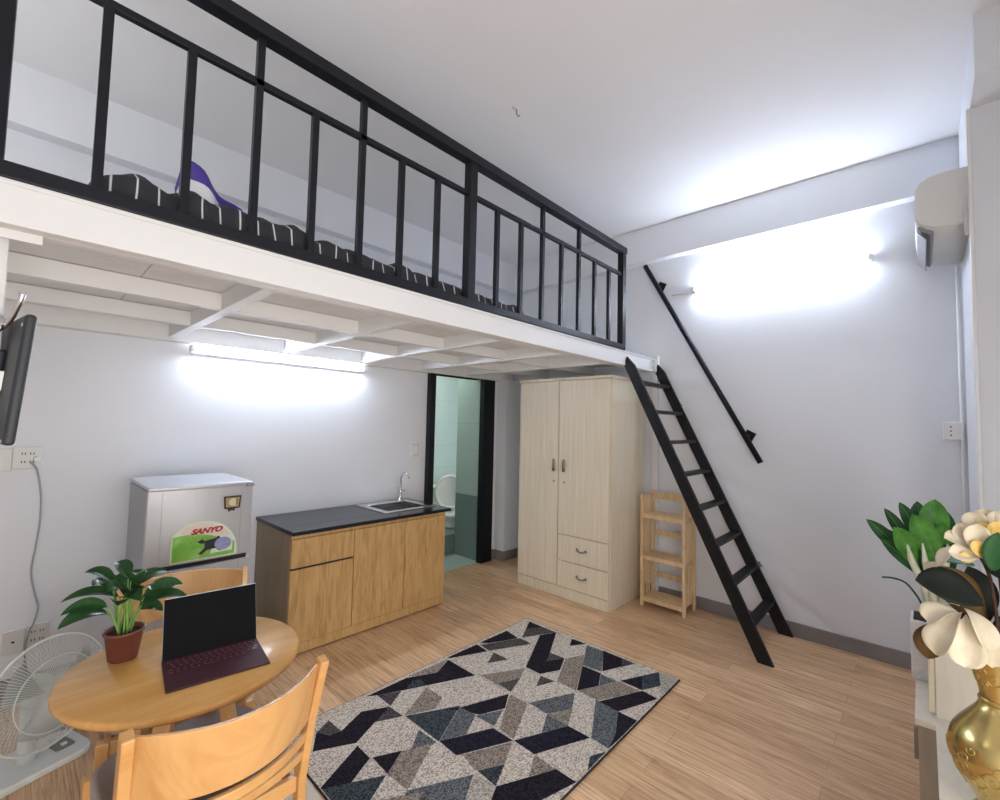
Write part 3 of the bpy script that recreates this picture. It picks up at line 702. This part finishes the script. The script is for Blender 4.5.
for n_, (c, poly) in enumerate(RUG):
    P = [(x-RX0, y-RY0) for x, y in poly]
    for f in (lambda p: p[0]-.008, lambda p: w_-.008-p[0], lambda p: p[1]-.008, lambda p: h_-.008-p[1]): P = clip(P, f) if P else P
    if len(P) < 3: continue
    z = .0101+.00004*n_
    area = sum(P[i-1][0]*P[i][1]-P[i][0]*P[i-1][1] for i in range(len(P)))
    if area < 0: P = P[::-1]
    pm._add([(x, y, z) for x, y in P], [tuple(range(len(P)))], keys.index(c))
pm.make('pattern', [RM[k] for k in keys], RG)
tag(B(.40, .903, 1.30, 2.20, .0, .006).make('floor_mat', M['mat'], None, .002), 'plain cream mat on the floor under the chair, against the rug', 'mat')

# ------------------------------------------------------------------ dining table and chairs
TC = (.424, 1.755)
TB = thing('round_table', 'small round honey coloured wooden table', 'table', (TC[0], TC[1], 0))
MB().lathe([(.0, .692), (.306, .692), (.320, .697), (.326, .706), (.325, .715), (.319, .72), (.0, .72)], 72).make('tabletop', M['beechtop'], TB)
MB().lathe([(.0, .655), (.13, .655), (.13, .692), (0, .692)], 24).make('hub', M['beech'], TB)
for k in range(4):
    a = R(45+90*k+4)
    MB().bar((.10*cos(a), .10*sin(a), .68), (.235*cos(a), .235*sin(a), .0), .05, .03, (cos(a), sin(a), 0), 0, .035, .024).make('leg', M['beech'], TB, .004)
def chair(label, loc, rz):
    """seat faces local +y, back at local -y"""
    t = thing('dining_chair', label, 'chair', loc, rz)
    hw = .221
    for s in (-1, 1):
        p = MB(); pts = [(s*(hw-.012), -.215, 0), (s*(hw-.012), -.185, .25), (s*(hw-.008), -.18, .43), (s*(hw+.002), -.205, .60), (s*(hw+.008), -.258, .789)]
        for i in range(4): p.bar(pts[i], pts[i+1], .026, .038 if i < 3 else .036, (0, 1, 0))
        p.make('rear_leg', M['beech'], t, .004)
        MB().bar((s*(hw-.01), .262, 0), (s*(hw-.01), .255, .43), .03, .03, (0, 1, 0), 0, .036, .036).make('front_leg', M['beech'], t, .004)
        B(s*(hw-.02)-.009, s*(hw-.02)+.009, -.17, .25, .17, .20).make('stretcher', M['beech'], t, .003)
        B(s*(hw-.02)-.011, s*(hw-.02)+.011, -.17, .25, .385, .43).make('seat_rail', M['beech'], t, .003)
    B(-hw+.02, hw-.02, .245, .267, .385, .43).make('seat_rail', M['beech'], t, .003)
    B(-hw+.02, hw-.02, -.185, -.165, .385, .43).make('seat_rail', M['beech'], t, .003)
    B(-hw+.02, hw-.02, .005, .023, .175, .198).make('stretcher', M['beech'], t, .003)
    cs = MB(); cs.lathe([(.0, .0), (.20, .0), (.218, .012), (.218, .03), (.205, .042), (0, .05)], 48)
    # squarish cushion: superellipse
    for i, (x, y, z) in enumerate(cs.v):
        r = math.hypot(x, y)
        if r > 1e-6:
            a = math.atan2(y, x); k = (abs(cos(a))**4+abs(sin(a))**4)**(-.25); cs.v[i] = (x*k*1.04, y*k*1.08+.05, z+.43)
    cs.make('cushion', M['cushion'], t)
    def panel(z0, z1, th, dep, y0, y1):
        g = MB(); n = 20; half = hw-.004
        vs = []; fs = []
        for i in range(n+1):
            x = -half+2*half*i/n; q = 1-(x/half)**2
            for (z, yy) in ((z0, y0), (z1, y1)):
                yb = yy-dep*q
                vs += [(x, yb-th/2, z), (x, yb+th/2, z)]
        for i in range(n):
            o = i*4
            fs += [(o, o+4, o+6, o+2), (o+1, o+3, o+7, o+5), (o+2, o+6, o+7, o+3), (o, o+1, o+5, o+4)]
        fs += [(0, 2, 3, 1), (n*4, n*4+1, n*4+3, n*4+2)]
        g._add(vs, fs, 0, False); return g
    panel(.600, .779, .014, .105, -.206, -.250).make('backrest', M['beech'], t, .004)
    panel(.535, .567, .016, .085, -.195, -.200).make('back_slat', M['beech'], t, .004)
    panel(.480, .508, .016, .055, -.187, -.192).make('back_slat', M['beech'], t, .004)
    return t
chair('curved back wooden chair in front of the round table, nearest the camera', (.424, 1.572, .0), R(2))
chair('curved back wooden chair behind the round table, in front of the refrigerator', (.508, 2.19, .0), R(168))

# ------------------------------------------------------------------ tablet with keyboard
TL = thing('tablet_computer', 'burgundy keyboard tablet standing open on the round table', 'tablet computer', (.472, 1.655, .7205), R(-7.5))
kb = B(-.135, .135, -.105, .105, 0, .006).make('keyboard', M['burg'], TL, .002)
q = MB()
for r_ in range(5):
    for c in range(14 if r_ < 4 else 12):
        x = -.122+c*.0175+(.004*r_ if r_ < 3 else 0); w = .015
        if r_ == 4 and 4 <= c <= 6: w = .0176
        q.box(x, x+w, .082-r_*.0178-.0145, .082-r_*.0178, .006, .0075)
q.make('keys', M['key'], kb)
q = MB()
for r_ in range(5):
    for c in range(14 if r_ < 4 else 12):
        x = -.122+c*.0175+(.004*r_ if r_ < 3 else 0)+.005; q.box(x, x+.0035, .082-r_*.0178-.0095, .082-r_*.0178-.006, .0075, .0077)
q.make('key_legends', M['silverdk'], kb)
B(-.045, .045, -.095, -.035, .006, .0065).make('touchpad', M['burg'], kb)
SM = Matrix.Translation((0, .098, .004)) @ Matrix.Rotation(R(-17), 4, 'X')
MB().box(-.135, .135, 0, .0085, 0, .185, 0, SM).make('screen_body', M['silver'], TL, .003)
MB().box(-.1335, .1335, -.0008, .0, .002, .1835, 0, SM).make('screen', M['glassblk'], TL)
MB().bar(SM @ V((0, .009, .09)), (0, .19, .003), .24, .003, (0, 1, 1)).make('kickstand', M['silver'], TL)

# ------------------------------------------------------------------ potted lily on the table
PB = V((.272, 1.898, .7205))
PP = thing('potted_plant', 'leafy green plant in a terracotta pot on the round table', 'plant', tuple(PB))
MB().lathe([(.0, 0), (.036, 0), (.039, .003), (.050, .083), (.054, .084), (.055, .092), (.051, .092), (.048, .083)], 36, cap1=False).make('pot', M['pot'], PP)
MB().lathe([(.0, .078), (.049, .078)], 24, cap1=False).make('soil', M['soil'], PP)
tips = [(0.1112, 1.8600, 0.8702), (0.1178, 1.9000, 0.8962), (0.1176, 1.9300, 0.9260), (0.1691, 1.9500, 0.9996), (0.2485, 1.9500, 1.0177), (0.1816, 1.8600, 0.9793), (0.4364, 1.8600, 0.8772), (0.4254, 1.9000, 0.9170), (0.3645, 1.8600, 0.8535), (0.3266, 1.9300, 0.9762), (0.2806, 1.8200, 0.9997), (0.4017, 1.9800, 0.9446), (0.2154, 1.8200, 0.9635), (0.2917, 1.8000, 0.9221), (0.2851, 1.9800, 0.9335), (0.2387, 1.8000, 0.9212), (0.3205, 1.8000, 0.9487), (0.2129, 1.9900, 0.9643), (0.4187, 1.9600, 0.8824), (0.2594, 1.8400, 0.9379), (0.2876, 1.9000, 0.9306), (0.2352, 1.9200, 0.9700)]
ws = [.024, .018, .019, .02, .018, .022, .021, .022, .018, .02, .022, .018, .022, .021, .019, .02, .022, .018, .019, .022, .02, .02]
random.seed(3)
sl = MB()
for i, tp in enumerate(tips):
    tip = V(tp)-PB; bx = V((random.uniform(-.016, .016), random.uniform(-.016, .016), .078))
    hor = V((tip.x, tip.y, 0)); L = hor.length
    j = bx+hor*(.22 if L > .05 else .1); j.z = .078+(tip.z-.078)*.62+.022+.02*random.random()
    j2 = V((j.x, j.y, j.z))
    ctrl = (bx+j)/2; ctrl.z += .018
    sl.tube([bx*(1-t)**2+ctrl*2*t*(1-t)+j*t*t for t in [k/6 for k in range(7)]], [.0035, .0033, .003, .0028, .0025, .0022, .0018], 6)
    d = (tip-j); mid = j+d*.5; mid.z += .22*d.length+.012
    up = V((random.uniform(-.3, .3), random.uniform(-.7, -.1), 1))
    MB().blade(j, mid, tip, ws[i]*1.3, .35, 12, up).make('leaf', M['leaf'], PP)
sl.make('stalks', M['stem'], PP)

# ------------------------------------------------------------------ desk fan on the floor
FN = thing('desk_fan', 'white round caged fan on the floor behind the table', 'fan', (.10, 2.80, 0))
rz = Matrix.Rotation(R(-10), 4, 'Z')
def rrect(w, h, r, n=6):
    out = []
    for cx, cy, a0 in ((w-r, h-r, 0), (-w+r, h-r, 90), (-w+r, -h+r, 180), (w-r, -h+r, 270)):
        for i in range(n+1):
            a = R(a0+90*i/n); out.append((cx+r*cos(a), cy+r*sin(a)))
    return out
Tb = Matrix.Translation((.02, -.02, 0)) @ Matrix.Rotation(R(78), 4, 'Z')
Tb = Matrix.Translation((.0, .0, 0)) @ Matrix.Rotation(R(20), 4, 'Z')
MB().prism(rrect(.19, .125, .06), .0, .03, 'z', 0, Tb).make('base', M['fanwhite'], FN, .008, 3)
MB().prism(rrect(.034, .045, .012), .03, .034, 'z', 0, Tb @ Matrix.Translation((.115, -.005, 0))).make('button_panel', M['steeldk'], FN, .001)
MB().prism(rrect(.010, .010, .004), .034, .04, 'z', 0, Tb @ Matrix.Translation((.118, -.02, 0))).make('button', M['white'], FN, .001)
nrm = V((.50, -.84, .08)).normalized()
HC = V((.055, -.05, .315))
HM = Matrix.Translation(HC) @ nrm.to_track_quat('Z', 'Y').to_matrix().to_4x4()
MB().tube([(.0, .01, .025), (.0, .02, .14), (.0, .03, .24)], [.035, .026, .028], 16).make('neck', M['fanwhite'], FN)
MB().lathe([(.0, -.15), (.045, -.145), (.06, -.12), (.062, -.06), (.05, -.045), (0, -.045)], 24, (0, 0, 0), 0, HM).make('motor_housing', M['fanwhite'], FN)
RF = .222
g = MB()
def ringpts(r, z, n=64): return [HM @ V((r*cos(2*pi*i/n), r*sin(2*pi*i/n), z)) for i in range(n)]
g.tube(ringpts(RF, 0), .005, 8, 0, False, True); g.tube(ringpts(RF*.66, .042), .0028, 6, 0, False, True)
def cage(a, side):
    out = []
    for t in (0.0, .25, .5, .75, 1.0):
        r = .035+(RF-.035)*t; z = side*(.055*(1-t**2.2))
        out.append(HM @ V((r*cos(a), r*sin(a), z)))
    return out
for i in range(110): g.tube(cage(2*pi*i/110, 1), .0013, 4, 0, False)
g.make('front_grille', M['fanwhite'], FN)
g = MB(); g.tube(ringpts(RF*.995, -.006), .004, 8, 0, False, True)
for i in range(72): g.tube(cage(2*pi*i/72, -1.1), .0013, 4, 0, False)
g.make('rear_grille', M['fanwhite'], FN)
MB().lathe([(.0, .062), (.03, .060), (.036, .052), (.034, .046), (0, .046)], 24, (0, 0, 0), 0, HM).make('badge_cap', M['fanwhite'], FN)
M['bladeclear'] = plain('fan_blade_plastic', (.40, .44, .43), .4)
for k in range(3):
    a = 2*pi*k/3+.4
    def bl(u, v):
        r = .03+.145*v; aa = a+(u-.5)*1.15*(.55+.45*v)*(1-.15*v); return HM @ V((r*cos(aa), r*sin(aa), (u-.5)*.05))
    MB().grid(bl, 8, 8).make('blade', M['bladeclear'], FN, 0, 2, .002)
MB().tube([HM @ V((0, 0, -.045)), HM @ V((0, 0, .02))], .026, 20).make('hub', M['fanwhite'], FN)

# ------------------------------------------------------------------ television cabinet at the right
C = thing('media_cabinet', 'low cream cabinet with a stepped front at the lower right corner', 'cabinet', (0, 0, 0))
B(2.33, 3.05, YF+.02, .034, .0, .43).make('body', M['taupe'], C, .002)
B(2.32, 3.055, YF+.02, .042, .43, .452).make('top', M['cream'], C, .002)
B(1.30, 2.33, YF+.02, -.02, .0, .43).make('body', M['cream'], C, .002)
B(1.295, 2.32, YF+.02, -.014, .43, .452).make('top', M['cream'], C, .002)
B(2.335, 2.355, .034, .046, .30, .41).make('handle', M['steeldk'], C, .002)
B(2.385, 2.655, YF+.02, -.016, .452, .74).make('upper_box', M['cream'], C, .002)
B(2.378, 2.66, YF+.02, -.012, .74, .755).make('upper_top', M['cream'], C, .002)
B(2.38, 2.655, -.015, .003, .465, .735).make('upper_door', M['wardrobe'], C, .004)

# planter with leafy plant
PL = thing('planter_plant', 'green leafy plant with pale stalks in a square white marble planter', 'plant', (2.755, -.035, .452))
pm_ = MB(); 
pm_.prism([(-.072, -.09), (.072, -.09), (.072, .09), (-.072, .09)], 0, .245)
pm_.make('planter', M['marble'], PL, .006)
B(-.062, .062, -.08, .08, .2455, .248).make('soil', M['soil'], PL)
o = V((2.755, -.035, .452))
lv = [(((2.7000, 0.0952, 1.0421)), 'leafdeep', .05), ((2.7200, 0.1997, 1.0976), 'leafdeep', .035), ((2.8000, 0.1512, 1.0526), 'leafdeep', .04), ((2.8000, 0.1387, 1.1474), 'leafdeep', .03), ((2.7800, 0.0847, 1.1846), 'leafdeep', .035),
      ((2.6800, 0.0402, 1.1498), 'leafbright', .055), ((2.8200, 0.0242, 1.1928), 'leafdeep', .045), ((2.7800, -0.0347, 1.2136), 'leafbright', .06), ((2.8600, -0.0576, 1.1681), 'leafdeep', .05), ((2.7200, -0.0565, 1.1255), 'leafbright', .035),
      ((2.6400, 0.1022, 1.0894), 'leafbright', .05), ((2.6800, 0.1490, 1.0221), 'leafdeep', .032), ((2.7400, -0.1019, 1.1091), 'leafdeep', .035), ((2.9000, -0.0230, 1.0492), 'leafdeep', .055), ((2.8600, -0.0668, 1.0060), 'leafdeep', .045), ((2.8800, 0.0685, 1.0733), 'leafdeep', .05)]
st = MB(); random.seed(5)
for i, (tp, mm, w) in enumerate(lv):
    tip = V(tp)-o; b0 = V((random.uniform(-.03, .03), random.uniform(-.03, .03), .246))
    f = .42; j = V((b0.x+(tip.x-b0.x)*f*.6+.0, b0.y+(tip.y-b0.y)*f*.55, .248+(tip.z-.248)*.50))
    st.tube([b0, (b0+j)/2, j], [.012, .011, .006], 8)
    mid = j.lerp(tip, .55)+V((0, 0, .03))
    MB().blade(j-(tip-j)*.12, mid, tip, w*.84, .28, 12, V((-.8, .2+random.uniform(-.3, .3), .5)), wpos=.56, rib=1).make('leaf', [M[mm], M['stem']], PL)
for k in range(11):
    a = random.uniform(0, 6.28)
    st.tube([(.02*cos(a), .025*sin(a), .246), (.03*cos(a)-.015, .03*sin(a)+.015, .38), (.035*cos(a)-.03, .06*sin(a)+.03, .50), (.045*cos(a)-.04, .075*sin(a)+.035, .58)], [.013, .013, .011, .003], 8)
st.make('stalks', M['whitestem'], PL)
q = MB(); pp = [V(p)-o for p in ((2.7200, 0.0164, 0.7584), (2.7000, 0.0314, 0.7977), (2.6800, 0.0654, 0.8490), (2.6800, 0.1079, 0.8600), (2.6800, 0.1451, 0.8552))]
q.tube(smooth(pp), [.004]*17, 6); q.make('drooping_blade', M['leafdeep'], PL)

# ------------------------------------------------------------------ gold vase
VC = V((1.90, -.142, .452))
VS = thing('gold_vase', 'shiny gold gourd shaped vase with embossed scrolls on cabinet', 'vase', tuple(VC))
vp = [(.0, .0), (.058, .0), (.062, .008), (.055, .02), (.05, .03), (.062, .055), (.090, .10), (.107, .145), (.108, .175), (.097, .215), (.072, .255), (.050, .285), (.041, .305), (.0395, .32), (.043, .345), (.052, .38), (.060, .41), (.064, .425), (.061, .425), (.050, .39), (.036, .33)]
def interp(prof, n=4):
    P = [V((a, 0, b)) for a, b in prof]; return [(max(0, p.x), p.z) for p in smooth(P, n)]
MB().lathe(interp(vp), 64, cap1=False).make('body', M['gold'], VS)
MB().lathe([(.0405, .304), (.0435, .309), (.0435, .314), (.0405, .319)], 48, cap0=False, cap1=False).make('collar_ring', M['goldrelief'], VS)
def rad(z):
    pr = interp(vp[:18])
    for i in range(len(pr)-1):
        if pr[i][1] <= z <= pr[i+1][1] and pr[i+1][1] > pr[i][1]:
            t = (z-pr[i][1])/(pr[i+1][1]-pr[i][1]); return pr[i][0]*(1-t)+pr[i+1][0]*t
    return .05
sc = MB()
def scroll(a0, z0, s, turns=1.6, d=1, rot=0):
    pts = []
    for k in range(22):
        t = k/21; r = s*(1-t*.85); a = rot+d*t*turns*2*pi
        z = z0+r*sin(a); rr = rad(z); pts.append((rr*cos(a0+r*cos(a)/rr), rr*sin(a0+r*cos(a)/rr), z))
    rs = [.0006+.0014*sin(pi*min(1, k/21+.1)) for k in range(22)]
    sc.tube(pts, rs, 6)
for k in range(9):
    a = 2*pi*k/9+.1
    scroll(a, .135, .026, 1.5, 1, 0); scroll(a+.36, .115, .022, 1.4, -1, 2); scroll(a+.15, .165, .016, 1.3, -1, 4); scroll(a+.42, .085, .014, 1.2, 1, 1)
    scroll(a+.3, .19, .012, 1.2, 1, 3)
sc.make('scroll_relief', M['goldrelief'], VS)
sc = MB()
for k in range(7):
    a = 2*pi*k/7+.2
    scroll(a, .375, .018, 1.4, 1, 1); scroll(a+.45, .395, .014, 1.3, -1, 3); scroll(a+.4, .36, .010, 1.2, 1, 5)
sc.make('scroll_relief', M['goldrelief'], VS)

# ------------------------------------------------------------------ artificial magnolia stems in the vase
mouth = VC+V((0, 0, .40))
def stem_thing(label, pts, name='magnolia_stem'):
    """first point is inside the vase mouth"""
    base = V(pts[0])
    t = thing(name, label, 'flower stem', tuple(base), 0, None)
    MB().tube(smooth([V(p)-base for p in pts]), .0042, 8).make('twig', M['twig'], t)
    return t, base
def petal(t, base, root, tip, w, bulge, m='petal', out=(0, 0, 1), name='petal'):
    r = V(root)-base; tp = V(tip)-base; mid = (r+tp)/2+V(bulge)
    MB().blade(r, mid, tp, w*1.06, .5, 14, V(out), wpos=.66, pw=.6).make(name, M[m], t, 0, 2, .0012)
def mleaf(t, base, root, tip, w, bulge, m='magleaf', out=(0, 0, 1)):
    r = V(root)-base; tp = V(tip)-base; mid = (r+tp)/2+V(bulge)
    MB().blade(r, mid, tp, w, .18, 14, V(out), wpos=.52).make('leaf', M[m], t, 0, 2, .0012)
# stem with the large drooping cream flower
c1 = V((1.8200, -0.0620, 0.9891))
tA, bA = stem_thing('magnolia stem with the large drooping cream flower over the vase neck', [tuple(mouth), (1.89, -.13, .95), (1.86, -.10, 1.0), tuple(c1)])
petal(tA, bA, (1.8200, -0.0702, 1.0078), (1.7600, -0.0149, 0.8929), .037, (-.035, .01, .012), 'petal', (-.6, .55, .25))
petal(tA, bA, (1.8200, -0.0624, 1.0055), (1.7900, -0.0007, 0.9682), .030, (-.02, .015, .028), 'petal', (-.6, .2, .9))
petal(tA, bA, (1.8200, -0.0779, 1.0047), (1.7700, -0.0724, 0.8760), .036, (-.03, .0, .0), 'petal', (-.8, .0, .2))
petal(tA, bA, (1.8300, -0.0748, 1.0172), (1.7800, -0.1163, 0.9297), .026, (-.02, -.012, .03), 'petal', (-.5, -.3, .7))
petal(tA, bA, (1.8400, -0.0864, 0.9961), (1.8200, -0.1234, 0.8768), .027, (.0, -.02, .01), 'petal', (-.6, -.3, .3))
petal(tA, bA, (1.8600, -0.0681, 1.0126), (1.8800, -0.0274, 0.9956), .024, (.0, .0, .02), 'petal', (-.3, .2, .9))
mleaf(tA, bA, (1.8300, -0.0216, 0.9627), (1.8000, 0.0014, 0.8621), .036, (-.02, .012, .0), 'magbrown', (-.8, .3, .1))
mleaf(tA, bA, (1.8400, -0.1139, 1.0311), (1.8000, 0.0243, 1.0762), .052, (-.01, .0, .035), 'magleaf', (-.72, -.1, .7))
mleaf(tA, bA, (1.8400, -0.1135, 0.9401), (1.8400, -0.0679, 0.8703), .02, (-.01, .0, .0), 'magleaf', (-.8, .1, .3))
# stem with the pair of leaves, dark, behind
tB, bB = stem_thing('magnolia stem with a brown backed leaf and white bud beside the green plant', [tuple(mouth+V((.006, .004, 0))), (1.91, -.125, .97), (1.91, -.10, 1.07), (1.9200, -0.0474, 1.0895)])
mleaf(tB, bB, (1.9000, -0.1181, 0.9551), (1.8800, -0.0257, 1.1106), .050, (-.01, .01, .03), 'magbrown', (-.75, -.2, .5))
mleaf(tB, bB, (1.9200, -0.1215, 0.9584), (1.9200, -0.0894, 1.1167), .040, (-.01, -.01, .02), 'magleaf', (-.75, -.3, .3))
petal(tB, bB, (1.9500, -0.0263, 1.0780), (1.9500, -0.0604, 1.1542), .017, (-.01, .01, .012), 'petal', (-.6, .3, .6), 'bud_petal')
petal(tB, bB, (1.9700, -0.0307, 1.0625), (1.9700, -0.0092, 1.1002), .017, (-.01, .01, .01), 'petal', (-.6, .3, .5), 'bud_petal')
petal(tB, bB, (1.9900, -0.0420, 1.0546), (1.9900, 0.0029, 1.0623), .018, (-.01, .01, .01), 'petal', (-.6, .3, .5), 'bud_petal')
# upper flowers
tC, bC = stem_thing('magnolia stem with the middle cream flower just below the topmost bloom', [tuple(mouth+V((-.008, .002, 0))), (1.875, -.14, .98), (1.88, -.13, 1.10), (1.9000, -0.1131, 1.1544)])
petal(tC, bC, (1.9000, -0.1171, 1.1552), (1.8600, -0.0397, 1.1981), .026, (-.01, .01, .022), 'petal', (-.6, .2, .7))
petal(tC, bC, (1.8900, -0.1203, 1.1578), (1.8400, -0.0466, 1.1632), .024, (-.015, .01, -.004), 'petal', (-.7, .1, .5))
petal(tC, bC, (1.9000, -0.1171, 1.1552), (1.8800, -0.0702, 1.2433), .026, (-.01, .006, .018), 'petal', (-.7, .3, .4))
petal(tC, bC, (1.8800, -0.1118, 1.1524), (1.8600, -0.1051, 1.2491), .026, (-.02, .0, .008), 'petal', (-.8, .1, .3))
petal(tC, bC, (1.8700, -0.1034, 1.1498), (1.8500, -0.0669, 1.1543), .014, (-.012, .0, -.002), 'petalyel', (-.8, .1, .4))
petal(tC, bC, (1.8800, -0.1233, 1.1493), (1.8500, -0.0996, 1.2053), .016, (-.02, .0, .0), 'petalyel', (-.8, .1, .4))
mleaf(tC, bC, (1.8700, -0.1202, 1.1287), (1.8400, -0.1983, 1.1092), .03, (-.01, .0, .01), 'magleaf', (-.5, .0, .8))
mleaf(tC, bC, (1.9000, -0.1025, 1.1239), (1.9800, -0.0319, 1.1093), .02, (-.0, .0, .01), 'leafdeep', (-.5, .0, .8))
tD, bD = stem_thing('magnolia stem with the topmost cream and yellow flower at the right edge', [tuple(mouth+V((.004, -.01, 0))), (1.905, -.155, .98), (1.915, -.15, 1.12), (1.9400, -0.1348, 1.2053)])
petal(tD, bD, (1.9400, -0.1327, 1.2021), (1.9200, -0.0972, 1.2739), .026, (-.02, .01, .012), 'petal', (-.7, .2, .4))
petal(tD, bD, (1.9400, -0.1347, 1.2024), (1.9400, -0.1308, 1.2850), .026, (-.02, .0, .012), 'petal', (-.8, .0, .4))
petal(tD, bD, (1.9400, -0.1367, 1.2028), (1.9400, -0.1657, 1.2787), .028, (-.02, -.006, .01), 'petal', (-.8, -.1, .4))
petal(tD, bD, (1.9200, -0.1352, 1.2002), (1.9000, -0.1114, 1.2472), .020, (-.02, .0, .0), 'petalyel', (-.8, .1, .3))
petal(tD, bD, (1.9200, -0.1371, 1.2006), (1.9000, -0.1541, 1.2570), .020, (-.02, .0, .0), 'petalyel', (-.8, -.1, .3))
mleaf(tD, bD, (1.8600, -0.1325, 1.1228), (1.8400, -0.1449, 1.2371), .026, (-.01, .0, .0), 'leafdeep', (-.9, .1, .1))
mleaf(tD, bD, (1.9000, -0.1383, 0.9234), (1.8800, -0.1648, 1.0187), .02, (-.01, .0, .0), 'magleaf', (-.8, .0, .3))

# ------------------------------------------------------------------ lights
def area(name, loc, rot, sx, sy, e, col):
    l = bpy.data.lights.new(name, 'AREA'); l.shape = 'RECTANGLE'; l.size = sx; l.size_y = sy; l.energy = e; l.color = col
    o = bpy.data.objects.new(name, l); COL.objects.link(o); o.location = loc; o.rotation_euler = rot; return o
area('front_fill_light', (.3, YF-.02, .95), (R(90), 0, 0), 1.9, 1.8, 22, (1.0, .92, .82))  # unseen fill behind the camera, set low to brighten rug and floor
tubelamp('unseen fill lamp added on the left end wall above the loft bed', (XL+.055, 2.5, 2.80), pi/2, 1.2, True, 1, 'tubefill')  # out-of-view lamp, added to brighten the loft wall and ceiling
area('bathroom_lamp', (3.2, 4.4, 2.48), (0, 0, 0), .3, .3, 5.5, (.93, 1.0, .95))
w = bpy.data.worlds.new('world'); SC.world = w; w.use_nodes = True
w.node_tree.nodes['Background'].inputs[0].default_value = (.85, .9, 1, 1); w.node_tree.nodes['Background'].inputs[1].default_value = .8

# ------------------------------------------------------------------ camera
cam = bpy.data.cameras.new('camera'); co = bpy.data.objects.new('camera', cam); COL.objects.link(co)
cam.sensor_width = 36; cam.lens = 450.415*36/1000; cam.clip_start = .05
rx = V((.68303, -.73005, .022258)); dn = V((.0544, .02046, -.99831)); fw = V((.72836, .68309, .05369))
mt = Matrix(((rx.x, -dn.x, -fw.x, 0), (rx.y, -dn.y, -fw.y, 0), (rx.z, -dn.z, -fw.z, 1.5), (0, 0, 0, 1)))
co.matrix_world = mt
SC.camera = co
vs = SC.view_settings; vs.view_transform = 'Standard'; vs.look = 'None'; vs.gamma = 1; vs.use_curve_mapping = False; vs.exposure = 0.98
try:
    SC.cycles.max_bounces = 8; SC.cycles.diffuse_bounces = 5; SC.cycles.use_denoising = True
except Exception: pass
